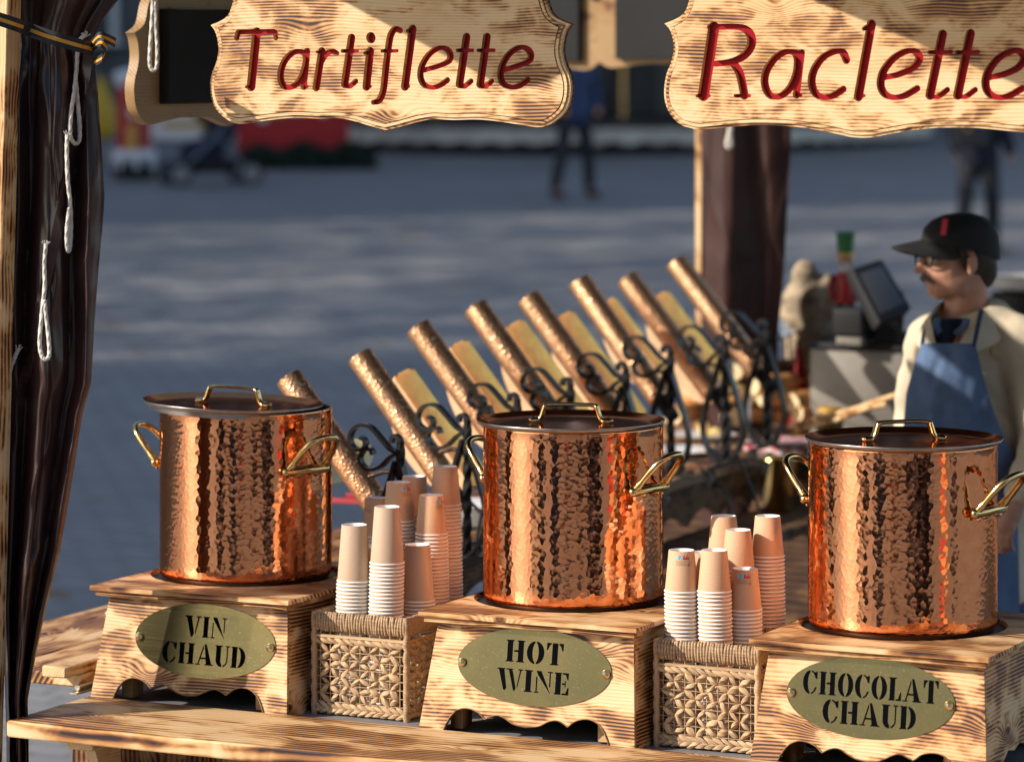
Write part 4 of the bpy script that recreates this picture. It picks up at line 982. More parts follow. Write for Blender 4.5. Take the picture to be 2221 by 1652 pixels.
def print_mesh(rr, rb, h):
    """printed mark on the wall near the base: dark heading, blue square, red square, outlined caption, small ring"""
    mb = MB()
    def patch(a0, a1, z0, z1, mi, n=4):
        rows = []
        for z in (z0, z1):
            r = rr + (rb - rr) * z / h + 0.0002; rows.append([(r * math.cos(a0 + (a1 - a0) * i / n), r * math.sin(a0 + (a1 - a0) * i / n), z) for i in range(n + 1)])
        mb.grid(rows, mi)
    w = 0.50
    patch(-w, w, h - 0.0075, h - 0.0062, 2); patch(-w, 0, h - 0.0172, h - 0.0077, 0); patch(0, w, h - 0.0172, h - 0.0077, 1)
    for z in (h - 0.0196, h - 0.0290): patch(-w * 0.95, w * 0.95, z - 0.0003, z, 2)
    for a in (-w * 0.95, w * 0.95): patch(a - 0.006, a + 0.006, h - 0.0290, h - 0.0196, 2, 1)
    for k, (z, e) in enumerate(((h - 0.0222, 0.8), (h - 0.0247, 0.55), (h - 0.0270, 0.7))):
        for q in range(7):
            a = -w * 0.8 + q * 0.1
            if a < w * e - 0.12: patch(a, a + 0.07, z - 0.0006, z, 2, 1)
    def ring(ac, zc, rad, mi, th=0.0007):
        r0 = rr + (rb - rr) * zc / h + 0.00035
        pts = [(r0 * math.cos(ac + rad / r0 * math.cos(t)), r0 * math.sin(ac + rad / r0 * math.cos(t)), zc + rad * math.sin(t)) for t in np.linspace(0, 2 * math.pi, 17)[:-1]]
        pts2 = [(r0 * math.cos(ac + (rad - th) / r0 * math.cos(t)), r0 * math.sin(ac + (rad - th) / r0 * math.cos(t)), zc + (rad - th) * math.sin(t)) for t in np.linspace(0, 2 * math.pi, 17)[:-1]]
        mb.grid([pts, pts2], mi, closed_u=True)
    ring(w / 2, h - 0.0124, 0.0034, 3); ring(w * 0.9, h - 0.0285, 0.0032, 2); ring(-w / 2, h - 0.0112, 0.0022, 2); ring(-w / 2, h - 0.0148, 0.0013, 2)
    return mb.mesh('printed_mark', ['print_cyan', 'print_red', 'print_dark', 'paper_white'], None)
PRINT = print_mesh(*SMALL[:3])
NTH = 'top second third fourth fifth sixth seventh eighth ninth tenth eleventh twelfth thirteenth fourteenth fifteenth sixteenth'.split()
stuff_cups = {'s': MB(), 't': MB()}
SHORT = {'s': cup_mesh(*SMALL, seg=20, short=0.016), 't': cup_mesh(*TALL, seg=20, short=0.016)}
def stack(xD, yD, kind, v, desc, mark=None, gap=0.0085, n_ind=15, base=BZ + 0.012):
    rr, rb, h, _ = SMALL if kind == 's' else TALL
    p = pxv(xD, yD, v); ztop = p.z; u, vv = uv_of(p)
    n = max(1, int(round((ztop - h - base) / gap)) + 1)
    jx = jy = 0.0; lx, ly = rng.uniform(-0.012, 0.012), rng.uniform(-0.006, 0.006)
    for k in range(n):
        t = 1 - k / max(1, n - 1)
        z = ztop - h - k * gap
        o = S(u, vv, z) + Vector(((1 - t) * -lx, (1 - t) * -ly, 0)) + Vector((rng.uniform(-0.0006, 0.0006), rng.uniform(-0.0006, 0.0006), 0))
        M = T(o) @ RZ(rng.uniform(0, 6.28)) @ RX(rng.gauss(0, 0.006))
        if k < n_ind:
            lab = ('paper cup topping the ' if k == 0 else NTH[k] + ' paper cup down in the ') + desc
            o_ = solo('paper_cup', CUPM[kind], lab, 'paper cup', T(o) @ RZ(mark if (k == 0 and mark is not None) else rng.uniform(0, 6.28)) if k == 0 else M, 'stacked paper cups')
            if k == 0 and mark is not None: part('printed_mark', PRINT, o_)
        else:
            s = SHORT[kind]; mb = stuff_cups[kind]; off = len(mb.v)
            mb.v += [tuple(M @ Vector(q)) for q in s.v]; mb.f += [tuple(i + off for i in f) for f in s.f]; mb.mi += s.mi
f_az = math.atan2(-1, 0)
stack(768, 1137, 't', -0.19, 'tall grey-brown front stack next to the VIN CHAUD box')
stack(840, 1098, 't', -0.185, 'taller grey-brown front stack left of HOT WINE')
stack(906, 1180, 't', -0.10, 'low grey-brown stack against the HOT WINE box')
stack(803, 1184, 't', -0.085, 'half-hidden stack between the two tall grey-brown stacks')
stack(865, 1045, 's', -0.015, 'marked tan stack behind the taller grey-brown stack', f_az + 0.75)
stack(936, 1073, 's', -0.015, 'tan stack speckled with light beside the HOT WINE pot', f_az + 0.85)
stack(966, 1011, 's', 0.075, 'highest tan stack close behind the HOT WINE pot')
stack(899, 1032, 's', 0.085, 'tan rear stack just right of the first marked stack', f_az - 0.75)
stack(818, 1079, 's', 0.07, 'dim tan rear stack beside the first heater', f_az - 1.0)
stack(1478, 1192, 's', -0.195, 'marked tan front stack beside the HOT WINE box', f_az + 0.05)
stack(1549, 1192, 's', -0.185, 'plain tan front stack beside CHOCOLAT CHAUD')
stack(1523, 1197, 's', -0.112, 'tan stack mostly hidden between the two front stacks')
stack(1616, 1232, 's', -0.125, 'short tan marked stack against the CHOCOLAT CHAUD box', f_az - 0.15)
stack(1601, 1148, 's', -0.045, 'pale tan middle stack behind the short marked stack')
stack(1570, 1118, 's', 0.045, 'dark shaded rear stack behind the pale middle stack')
stack(1665, 1118, 's', 0.025, 'shaded rear stack beside the CHOCOLAT CHAUD pot')
for k, nm in (('s', 'lower tan paper cups deep in the stacks'), ('t', 'lower grey-brown paper cups deep in the stacks')):
    solo('paper_cups_below', stuff_cups[k].mesh('paper_cups_below', [SMALL[3] if k == 's' else TALL[3], 'paper_white'], 50), nm, 'paper cups', None, None, 'stuff')

# ================================================================== woven baskets
def leaf_mesh(name, ln, wd, th):
    mb = MB(); P = []
    for i, t in enumerate(np.linspace(-1, 1, 7)):
        r = (1 - abs(t) ** 2.2) * 0.85 + 0.15; row = []
        for k in range(8):
            a = 2 * math.pi * k / 8 + t * 0.9; q = 1 + 0.12 * (k % 2)
            row.append((t * ln / 2, r * q * wd / 2 * math.cos(a), r * q * th / 2 * math.sin(a)))
        P.append(row)
    mb.grid(P, closed_u=True); mb.add(P[0], [tuple(range(8))]); mb.add(P[-1], [tuple(range(7, -1, -1))]); return mb
LEAF = leaf_mesh('woven_leaf', 0.0335, 0.0142, 0.0115); LEAF_M = LEAF.mesh('woven_leaf', 'fibre', 50)
BRAID = leaf_mesh('braid_leaf', 0.036, 0.0115, 0.011); BRAID_M = BRAID.mesh('braid_leaf', 'fibre', 50)
def basket(label, u0, v0, W=0.236, Dp=0.236, H=0.232):
    root = thing('woven_basket', label, 'basket', STALL @ T(u0, v0, BZ + 0.001))
    def joined(mb, src, M):
        off = len(mb.v); mb.v += [tuple(M @ Vector(q)) for q in src.v]; mb.f += [tuple(i + off for i in f) for f in src.f]; mb.mi += src.mi
    for cx_, cy_ in ((0, 0), (W, 0), (W, Dp), (0, Dp)):
        P = [Vector((cx_ + 0.0012 * math.sin(k * 2.1 + cx_ * 9), cy_ + 0.0012 * math.cos(k * 1.7), H * k / 22)) for k in range(23)]
        mb = MB().tube(P, 0.0075, 8, scale=[1 + 0.14 * math.sin(k * 2.4) for k in range(23)]); part('corner_post', mb.mesh('corner_post', 'fibre', 60), root)
    wires = MB()
    faces = {'front': (Vector((0, 0, 0)), Vector((1, 0, 0)), W), 'right': (Vector((W, 0, 0)), Vector((0, 1, 0)), Dp), 'back': (Vector((W, Dp, 0)), Vector((-1, 0, 0)), W), 'left': (Vector((0, Dp, 0)), Vector((0, -1, 0)), Dp)}
    rest = MB()
    for nm, (o, ax, ln) in faces.items():
        nrm = ax.cross(Vector((0, 0, 1))); Fm = frame(o, ax, (0, 0, 1), nrm)
        nc, nr = 8, 7; x0, x1 = 0.016, ln - 0.016; z0, z1 = 0.030, 0.163; cw, ch = (x1 - x0) / nc, (z1 - z0) / nr
        for i in range(nc + 1):
            xx = x0 + cw * i; wires.tube([Fm @ Vector((xx, 0.004, 0)), Fm @ Vector((xx, H - 0.01, 0))], 0.0010, 5)
        for j in range(nr + 1):
            zz = z0 + ch * j; wires.tube([Fm @ Vector((0, zz, 0.0005)), Fm @ Vector((ln, zz, 0.0005))], 0.0009, 5)
        for zz in (0.178,): wires.tube([Fm @ Vector((0, zz, 0.001)), Fm @ Vector((ln, zz, 0.001))], 0.0042, 6)
        for i in range(nc):
            for j in range(nr):
                sg = 1 if (i + j) % 2 else -1
                M = Fm @ T(x0 + cw * (i + 0.5) + rng.uniform(-0.0022, 0.0022), z0 + ch * (j + 0.5) + rng.uniform(-0.002, 0.002), 0.001) @ RZ(sg * math.atan2(ch, cw) + rng.gauss(0, 0.17)) @ RX(rng.uniform(0, 6)) @ Matrix.Diagonal((rng.uniform(0.78, 1.02), rng.uniform(0.7, 1.2), rng.uniform(0.7, 1.2), 1))
                if nm in ('front', 'right'): part('woven_leaf', LEAF_M, root, M)
                else: joined(rest, LEAF, M)
        for zz, sg in ((0.168, 1), (0.021, 1), (0.010, -1)):
            n = int(ln / 0.0185)
            for i in range(n):
                M = Fm @ T(ln * (i + 0.5) / n, zz, 0.0015) @ RZ(sg * -0.38 + rng.gauss(0, 0.07)) @ RX(rng.uniform(0, 6)) @ Matrix.Diagonal((1, rng.uniform(0.85, 1.1), rng.uniform(0.85, 1.1), 1))
                if nm in ('front', 'right'): part('braid_leaf', BRAID_M, root, M)
                else: joined(rest, BRAID, M)
        rim = MB(); n = int(ln / 0.0068)
        for i in range(n):
            xx = ln * (i + 0.5) / n; tw = rng.uniform(-0.0025, 0.0025); hh = rng.uniform(0.0185, 0.0205)
            loop = [(Fm @ Vector((xx + tw * math.sin(t), H - 0.021 + hh * math.sin(t), 0.0062 * math.cos(t)))) for t in np.linspace(0, 2 * math.pi, 15)[:-1]]
            rim.tube(loop, 0.0038 * rng.uniform(0.88, 1.08), 6, closed=True)
        part('rim_wrap', rim.mesh('rim_wrap', 'fibre', 60), root, None, None, 'stuff')
    part('wire_frame', wires.mesh('wire_frame', 'fibre', 60), root, None, None, 'stuff')
    part('rear_weave', rest.mesh('rear_weave', 'fibre', 50), root, None, None, 'stuff')
    part('basket_floor', bevelled(MB().box(0.004, W - 0.004, 0.004, Dp - 0.004, 0.002, 0.008), 'basket_floor', 'fibre', 0.001, 1), root)
basket('woven fibre basket of tall cups between the VIN CHAUD and HOT WINE boxes', -0.535, -0.245)
basket('woven fibre basket of tan cups between the HOT WINE and CHOCOLAT CHAUD boxes', 0.316, -0.250)

# ================================================================== raclette table
TZ = 1.165
E1, E2 = pxz(1000, 1182, TZ), pxz(1745, 955, TZ)
G = (E2 - E1); G.z = 0; TL = G.length; G.normalize(); GP = Vector((-G.y, G.x, 0))      # along the table, and to its left
TAB = frame(E1, G, GP, Z)
table = thing('raclette_table', 'long side table under the row of raclette heaters', 'table', TAB)
n = 5; w_ = 0.45 / n
for k in range(n): slab('plank', table, -0.45, TL + 0.55, w_ * k + 0.0015, w_ * (k + 1) - 0.0015, TZ * 0 - 0.028, 0.0 - 0.001 * (k % 2), 'wood_brown', 'u')
slab('metal_edge', table, -0.45, TL + 0.55, -0.006, -0.0005, -0.030, 0.003, 'steel', 'u', 0.001)
def wavy(x0, x1, h, amp, per):
    pts = [(x0, 0), (x1, 0)]; m = int((x1 - x0) / 0.02)
    for k in range(m + 1):
        x_ = x1 - (x1 - x0) * k / m; pts.append((x_, -h + amp * abs(math.sin(math.pi * x_ / per))))
    return pts
part('apron', filled('apron', [wavy(-0.44, TL + 0.5, 0.13, 0.045, 0.28)], 0.009, 'wood_dark'), table, frame((0, 0.012, -0.031), (1, 0, 0), (0, 0, 1), (0, -1, 0)))
for (a_, b_) in ((-0.40, 0.05), (TL + 0.48, 0.05), (-0.40, 0.36), (TL + 0.48, 0.36), (TL / 2, 0.05)): slab('leg', table, a_ - 0.035, a_ + 0.035, b_ - 0.02, b_ + 0.05, -TZ + 0.02, -0.031, 'wood_dark', 'z')
ledge = thing('low_bench', 'dark low bench along the inner side of the raclette table', 'bench', TAB)
slab('seat', ledge, 0.35, TL + 0.5, -0.30, -0.03, -0.195, -0.165, 'wood_dark', 'u')
for a_ in (0.45, TL * 0.55, TL + 0.4): slab('leg', ledge, a_ - 0.03, a_ + 0.03, -0.27, -0.06, -TZ + 0.02, -0.196, 'wood_dark', 'z')

# ================================================================== raclette heaters
JX = [864, 1009, 1118, 1233, 1353, 1450, 1568, 1658]; JY = [982, 936, 890, 856, 822, 784, 760, 727]
TX = [622, 776, 902, 1027, 1142, 1252, 1356, 1462]; TY = [822, 768, 705, 668, 645, 608, 601, 568]
def heater_meshes():
    k1, k2 = 0.00046, 0.000415
    def sc(pts): return [Vector(((x - 1040) * k1, 0, -(y - 1220) * k2)) for x, y in pts]
    flat = [(-0.0032, -0.009), (0.0032, -0.009), (0.0032, 0.009), (-0.0032, 0.009)]
    def bar(pts, prof=flat): return MB().sweep(catmull(pts, 6), prof, up=None)
    def vbar(pts, hw=0.011, th=0.0040):
        """flat bar bent in the x-z plane, its width along y"""
        P = catmull(pts, 6); rows = []
        for i, p in enumerate(P):
            t = (P[min(i + 1, len(P) - 1)] - P[max(i - 1, 0)]).normalized(); nn = Vector((-t.z, 0, t.x)) * th
            y = Vector((0, hw, 0)); rows.append([p + nn - y, p + nn + y, p - nn + y, p - nn - y])
        mb = MB().grid(rows, closed_u=True); mb.add(rows[0], [(0, 1, 2, 3)]); mb.add(rows[-1], [(3, 2, 1, 0)]); return mb
    up = vbar(sc([(1040, 1220), (985, 1192), (920, 1120), (860, 1066), (795, 1066), (748, 1115), (747, 1180), (790, 1214), (832, 1196), (836, 1156), (806, 1138)])).mesh('upper_scroll', 'iron', 50)
    lo = vbar(sc([(1040, 1220), (990, 1250), (930, 1310), (872, 1330), (822, 1310), (804, 1262), (828, 1216), (868, 1206), (886, 1238)])).mesh('lower_scroll', 'iron', 50)
    hook = vbar([Vector(p) for p in ((0.005, 0, -0.02), (0.005, 0, 0.028), (0.0, 0, 0.040), (-0.010, 0, 0.043), (-0.017, 0, 0.036), (-0.017, 0, 0.024))], 0.010, 0.005).mesh('hook', 'iron_post', 50)
    post = MB().sweep([Vector((0.006, 0, z)) for z in np.linspace(-0.325, 0.03, 40)], [(-0.009, -0.009), (0.009, -0.009), (0.009, 0.009), (-0.009, 0.009)], twist=0.30, up=(1, 0, 0)).mesh('twisted_post', 'iron_post', 30)
    legs = []
    for s in (-1, 1):
        legs.append(vbar([Vector((s * x, 0, z)) for x, z in ((0.006, -0.02), (0.022, -0.07), (0.055, -0.17), (0.062, -0.235), (0.042, -0.29), (0.012, -0.318))], 0.014, 0.0045).mesh('lyre_leg', 'iron', 50))
    base = vbar([Vector(p) for p in ((-0.15, 0, -0.350), (-0.15, 0, -0.326), (-0.14, 0, -0.322), (0, 0, -0.322), (0.12, 0, -0.322), (0.13, 0, -0.326), (0.13, 0, -0.350))], 0.010, 0.004).mesh('base_bar', 'iron', 50)
    base2 = MB().box(-0.012, 0.012, -0.10, 0.16, -0.331, -0.324).box(-0.014, 0.014, -0.104, -0.09, -0.350, -0.331).box(-0.014, 0.014, 0.15, 0.164, -0.350, -0.331)
    base2 = bevelled(base2, 'cross_bar', 'iron', 0.002, 1)
    small = MB()
    spirals = []
    for s in (-1, 1):
        pts = [Vector((s * (0.030 + (0.024 - 0.0022 * k) * math.cos(0.8 * k + 3.3)), 0, -0.295 + (0.024 - 0.0022 * k) * math.sin(0.8 * k + 3.3))) for k in range(9)]
        spirals.append(vbar(pts, 0.006, 0.003).mesh('base_scroll', 'iron', 50))
    R, L0 = 0.0355, 0.42
    ring = [(R * 0.9, 0.0), (R, 0.002)] + [(R, z) for z in np.linspace(0.01, L0 - 0.01, 12)] + [(R, L0 - 0.002), (R * 0.93, L0)]
    tube = MB().lathe(ring, 48, uvR=R).mesh('heater_tube', 'copper_tube', 60)
    grip = MB().lathe([(0.016, -0.075), (0.020, -0.07), (0.021, -0.02), (0.026, 0.0)], 20).mesh('grip', 'black_plastic', 40)
    return up, lo, hook, post, legs, base, base2, spirals, tube, grip
HM = heater_meshes()
def cheese_mesh(Rc, th, cut=0.0):
    """half wheel: diameter along x, bulging to -z, thickness along y (0 .. th)"""
    mb = MB(); arc = [(Rc * math.cos(a), -Rc * math.sin(a) + cut) for a in np.linspace(0, math.pi, 25)]
    prof = []
    e = 0.008
    for y, k in ((0, 1 - e / Rc * 1.2), (e, 1.0), (th - e, 1.0), (th, 1 - e / Rc * 1.2)): prof.append([(x * k, y, z * k) for x, z in arc])
    mb.grid(prof, 1); m = len(arc)
    mb.add(prof[0], [tuple(range(m))], 1); mb.add(prof[-1], [tuple(range(m - 1, -1, -1))], 1)
    # cut face, slightly melted hollow
    rows = []
    for k, y in enumerate(np.linspace(0, th, 5)): rows.append([(x_ * Rc * (1 - e / Rc * 1.2 if k in (0, 4) else 1.0), y, cut - 0.004 * math.sin(math.pi * k / 4) * (1 - abs(x_)) ) for x_ in np.linspace(1, -1, 11)])
    mb.grid(rows, 0); return mb
ORD = ['first', 'second', 'third', 'fourth', 'fifth', 'sixth', 'seventh', 'eighth']
DW = (U * 0.64 - Z * 0.77).normalized(); NW = (U * 0.77 + Z * 0.64).normalized()
hl = ['copper tube raclette heater beside the VIN CHAUD pot, its foot hidden', 'copper tube raclette heater, second from the VIN CHAUD pot', 'copper tube raclette heater, third from the VIN CHAUD pot', 'copper tube raclette heater just behind the HOT WINE lid, fourth in the row',
      'copper tube raclette heater, fourth from the rear post', 'copper tube raclette heater, third from the rear post', 'copper tube raclette heater, second from the rear post', 'copper tube raclette heater standing right before the rear post']
cl_ = ['half raclette wheel under the second copper heater from the VIN CHAUD pot', 'half raclette wheel under the third copper heater from the VIN CHAUD pot', 'half raclette wheel under the heater behind the HOT WINE lid', 'half raclette wheel under the heater fourth from the rear post', 'thin golden remnant of cheese under the heater third from the rear post', 'large pale half raclette wheel under the heater second from the rear post']
CH = [None, (0.155, 0.070), (0.150, 0.068), (0.160, 0.072), (0.165, 0.066), (0.135, 0.040), (0.172, 0.070), None]
for i in range(8):
    f = i / 7.0; s = 0.97 + 0.14 * f
    zj = TZ + 0.351 * s; Yj = (CAM_H - zj) * F_PX / (JY[i] - HY)
    J = px(JX[i], JY[i], Yj)
    root = thing('raclette_heater', hl[i], 'raclette heater', frame((J.x, J.y, TZ), U, V, Z), 'row of raclette heaters')
    Ms = T(0, 0, 0.351 * s) @ Matrix.Scale(s, 4)
    part('upper_scroll', HM[0], root, Ms); part('lower_scroll', HM[1], root, Ms); part('hook', HM[2], root, Ms); part('twisted_post', HM[3], root, Ms)
    for l in HM[4]: part('lyre_leg', l, root, Ms)
    part('base_bar', HM[5], root, Ms); part('cross_bar', HM[6], root, Ms)
    for l in HM[7]: part('base_scroll', l, root, Ms)
    RI = root.matrix_world.inverted()
    P0 = px(TX[i] + 3, TY[i], Yj + 0.215)
    P0 = P0 + Z * rng.uniform(-0.006, 0.006); dj = (DW + U * rng.gauss(0, 0.02) + V * rng.gauss(0, 0.02)).normalized()
    tm = frame(P0, (V - dj * V.dot(dj)), dj.cross(V), dj)
    tp = part('heater_tube', HM[8], root, RI @ tm @ Matrix.Scale(s, 4))
    part('grip', HM[9], tp, T(0, 0, 0.42 + 0.0) @ RX(math.pi))
    a0 = RI @ (P0 + DW * 0.33 * s); a1 = Vector((0.006, 0, 0.30 * s))
    part('support_arm', MB().tube([a0, (a0 + a1) / 2 + Vector((0, 0.02, 0.01)), a1], 0.006, 8).mesh('support_arm', 'iron'), root)
    Rc, th = CH[i] if CH[i] else (0.15, 0.08); Rc += 0.030
    cen = P0 + DW * (0.065 * s + Rc) + V * 0.150 - NW * 0.026
    PHI = R_(30); V2 = V * math.cos(PHI) + NW * math.sin(PHI)
    cm = frame(cen, DW, V2, DW.cross(V2))
    # iron cradle that carries the half wheel
    arc = [RI @ (cm @ Vector((1.02 * Rc * math.cos(a), th / 2, -1.03 * Rc * math.sin(a)))) for a in np.linspace(0.45, 1.7, 10)]
    cr_ = part('cradle', MB().sweep(arc, [(-0.002, -0.006), (0.002, -0.006), (0.002, 0.006), (-0.002, 0.006)], up=RI.to_3x3() @ (V * 0.01 + NW)).mesh('cradle', 'iron', 50), root)
    low = min(arc, key=lambda p: p.z)
    part('cradle_stem', MB().tube([low, Vector((low.x + 0.06, low.y, max(0.03, low.z - 0.05))), Vector((0.0, 0.05, 0.022))], 0.005, 8).mesh('cradle_stem', 'iron'), root)
    if CH[i]:
        solo('raclette_cheese', cheese_mesh(Rc, th, 0.0).mesh('raclette_cheese', ['cheese', 'rind'], 35), cl_[i - 1], 'cheese', cm, 'half wheels of cheese')
# power cables
for pts, lab in (([(1520, 1012), (1545, 1045), (1570, 1060), (1590, 1110), (1598, 1190)], 'black cable drooping from the heater nearest the HOT WINE pot handle'), ([(1598, 985), (1622, 1040), (1640, 1085), (1655, 1150), (1668, 1215)], 'black cable drooping beside the brass bucket')):
    solo('power_cable', MB().tube(catmull([px(x_, y_, 10.75) for x_, y_ in pts], 6), 0.0045, 8).mesh('power_cable', 'black'), lab, 'cable')
# crockery and trays on the table
def lathe_obj(name, prof, m, label, cat, M, seg=40, group=None, ang=50): return solo(name, MB().lathe(prof, seg, cap0=True, cap1=False).mesh(name, m, ang), label, cat, M, group)
plate_prof = [(0.05, 0.0), (0.07, 0.002), (0.115, 0.016), (0.117, 0.018), (0.113, 0.019), (0.07, 0.006), (0.0, 0.005)]
pm = MB().lathe(plate_prof, 40, cap0=True, cap1=False).mesh('dinner_plate', 'china', 50)
c_ = pxz(1024, 1140, TZ)
for k in range(6): solo('dinner_plate', pm, ['bottom', 'second', 'third', 'fourth', 'fifth', 'top'][k] + ' white plate in the low stack left of the HOT WINE pot', 'plate', T(c_ + Vector((rng.uniform(-.004, .004), rng.uniform(-.004, .004), 0.001 + 0.009 * k))), 'plates on the raclette table')
solo('dinner_plate', pm, 'single white plate on the table behind the HOT WINE lid', 'plate', T(pxz(1478, 985, TZ + 0.002)), 'plates on the raclette table')
solo('dinner_plate', pm, 'white plate holding a yellow cheese scrap under the front of the bread', 'plate', T(pxz(1525, 952, TZ + 0.002)), 'plates on the raclette table')
lm = MB().ball((0, 0, 0.022), (0.022, 0.022, 0.030), 12, 8)
solo('cheese_scrap', remeshed(lm.ball((0.03, 0.0, 0.015), (0.03, 0.02, 0.015), 12, 8), 'cheese_scrap', 'cheese', 0.005, 2), 'small yellow lump of cheese on a white plate', 'cheese', T(pxz(1528, 945, TZ + 0.012)))
tr = pxz(772, 1088, TZ)
solo('serving_tray', bevelled(MB().box(-0.06, 0.06, -0.06, 0.06, 0, 0.005).box(-0.06, 0.06, -0.06, -0.055, 0.005, 0.014).box(-0.06, 0.06, 0.055, 0.06, 0.005, 0.014), 'serving_tray', 'awning_red', 0.002, 1), 'red tray under the first copper heater', 'tray', T(tr + Vector((0, 0, 0.002))) @ RZ(-0.4))
# shallow brass dish leaning below the first heater
solo('brass_dish', MB().lathe([(0.0, 0.0), (0.06, 0.002), (0.085, 0.014), (0.088, 0.018), (0.083, 0.016), (0.05, 0.006), (0.0, 0.005)], 40, cap0=False, cap1=False).mesh('brass_dish', 'brass', 50), 'shallow brass dish beside the VIN CHAUD pot handle', 'dish', T(px(742, 1012, 8.95)) @ RX(0.55) @ RY(-0.25))

# ================================================================== rear counter and what stands on it
rcounter = thing('rear_counter', 'rear counter carrying bread, sack and till', 'counter', frame(px(1560, 940, 12.25), U, V, Z) )
rz0 = px(1560, 940, 12.25).z
slab('worktop', rcounter, -0.35, 1.75, -0.05, 0.75, TZ - 0.03 - rz0, TZ - rz0 - 0.002, 'wood_brown', 'u')
slab('front_panel', rcounter, -0.35, 1.75, -0.02, 0.0, 0.1 - rz0, TZ - 0.031 - rz0, 'wood_dark', 'u')
slab('back_panel', rcounter, -0.35, 1.75, 0.70, 0.72, 0.12 - rz0, TZ - 0.031 - rz0, 'wood_dark', 'u')
loaf = MB()
prof = [(0.004, -0.155), (0.022, -0.145), (0.034, -0.11), (0.038, -0.05), (0.037, 0.02), (0.039, 0.06), (0.036, 0.118)]
rows = [[(r * math.cos(a) * (1 + 0.06 * math.sin(3 * a + z * 40)), z, r * 0.88 * math.sin(a)) for a in np.linspace(0, 2 * math.pi, 17)[:-1]] for r, z in prof]
loaf.grid(rows, 0, closed_u=True); loaf.add(rows[0], [tuple(range(15, -1, -1))], 0); loaf.add(rows[-1], [tuple(range(16))], 1)
LOAF = recalc(loaf.mesh('baguette', ['bread', 'crumb'], 50))
bl = ['baguette piece on the lowest layer of the bread pile', 'baguette piece in the middle of the bread pile', 'baguette piece on the upper layer of the bread pile', 'baguette piece crowning the bread pile']
for lay, (y_, xs_) in enumerate(((893, (1500, 1560, 1616, 1672, 1735, 1790)), (858, (1545, 1592, 1645, 1705, 1760)), (826, (1572, 1630, 1690)), (798, (1618, 1680)))):
    for k, x_ in enumerate(xs_):
        yaw = rng.choice([rng.uniform(2.5, 3.6), rng.uniform(1.6, 2.4), rng.uniform(2.8, 4.2)])
        solo('baguette', LOAF, NTH[k].replace('top', 'first') + ' ' + bl[lay] + ', from the rear post', 'bread', T(px(x_ + rng.uniform(-8, 8), y_ + rng.uniform(-4, 4), 12.25 + rng.uniform(-0.05, 0.12))) @ RZ(yaw) @ RX(rng.uniform(-0.12, 0.12)), 'piled baguette pieces')
# gingham cloth lined tray
gp = px(1740, 958, 11.75)
gt = thing('bread_tray', 'shallow tray lined with red and white gingham before the bread', 'tray', frame(gp - Z * 0.05, U, V, Z))
part('cloth', bevelled(MB().box(-0.17, 0.22, -0.10, 0.10, 0.0, 0.055), 'cloth', 'gingham', 0.01, 2), gt)
part('board', bevelled(MB().box(-0.18, 0.23, -0.11, 0.11, -0.012, -0.001), 'board', 'wood_brown', 0.002, 1), gt)
for k, (a, b) in enumerate((((1712, 926), (1966, 852)), ((1730, 934), (1925, 874)))):
    A_, B_ = px(*a, 11.45), px(*b, 10.9)
    mb = MB().tube([A_ + (B_ - A_) * t + Vector((0, 0, 0.003 * math.sin(9 * t + k))) for t in np.linspace(0, 1, 14)], 0.0085, 8)
    solo('wooden_stick', mb.mesh('wooden_stick', 'wood_pale'), ('longer pale wooden stick slanting from the bread to the vendor' if k == 0 else 'shorter pale wooden stick below the longer one'), 'stick')
gl = MB(); q = [px(1625, 768, 11.9), px(1748, 712, 12.15), px(1700, 690, 12.5), px(1575, 735, 12.3)]
for a in q: pass
top = [p + Z * 0.005 for p in q]; gl.add(q + top, [(3, 2, 1, 0), (4, 5, 6, 7), (0, 1, 5, 4), (1, 2, 6, 5), (2, 3, 7, 6), (3, 0, 4, 7)])
gs = thing('glass_shelf', 'clear glass shelf above the bread near the rear post', 'shelf', T(q[0]))
part('pane', gl.mesh('pane', 'glass', None), gs, T(-q[0]))
for p in (q[0], q[2]): part('support', MB().tube([p - q[0] - Z * (p.z - TZ), p - q[0] - Z * 0.001], 0.006, 8).mesh('support', 'steel'), gs)
sk = MB(); sc_ = px(1760, 740, 12.55)
for (dx, dz, rx, ry, rz) in ((0, -0.30, 0.125, 0.10, 0.16), (0.0, -0.10, 0.125, 0.10, 0.18), (-0.03, 0.07, 0.10, 0.085, 0.14), (0.07, 0.06, 0.055, 0.06, 0.14), (-0.035, 0.20, 0.055, 0.05, 0.085), (0.045, 0.17, 0.035, 0.04, 0.05), (-0.10, 0.02, 0.035, 0.04, 0.10)):
    sk.ball((dx, 0, dz), (rx, ry, rz), 16, 10)
solo('cloth_sack', remeshed(sk, 'cloth_sack', 'cloth_sack', 0.012, 4), 'lumpy beige mottled sack standing behind the bread', 'sack', T(Vector((sc_.x + 0.01, sc_.y, TZ + 0.36))) @ Matrix.Diagonal((0.92, 0.8, 0.78, 1)))
tt = px(1732, 720, 12.25); hgt = tt.z - TZ
tree_r = thing('tinsel_tree', 'small red tinsel table tree with gold star beside the till cabinet', 'table tree', T(tt.x, tt.y, TZ))
mb = MB()
for k in range(420):
    t = rng.random(); r = (1 - t) * 0.062 + 0.006; a = rng.uniform(0, 6.28); z = 0.03 + t * (hgt - 0.05)
    p = Vector((r * math.cos(a), r * math.sin(a), z)); d = Vector((math.cos(a), math.sin(a), rng.uniform(-0.5, 0.5))) * 0.022; e = Vector((-math.sin(a), math.cos(a), 0)) * 0.005
    mb.add([p - d * 0.6 - e, p - d * 0.6 + e, p + d], [(0, 1, 2)])
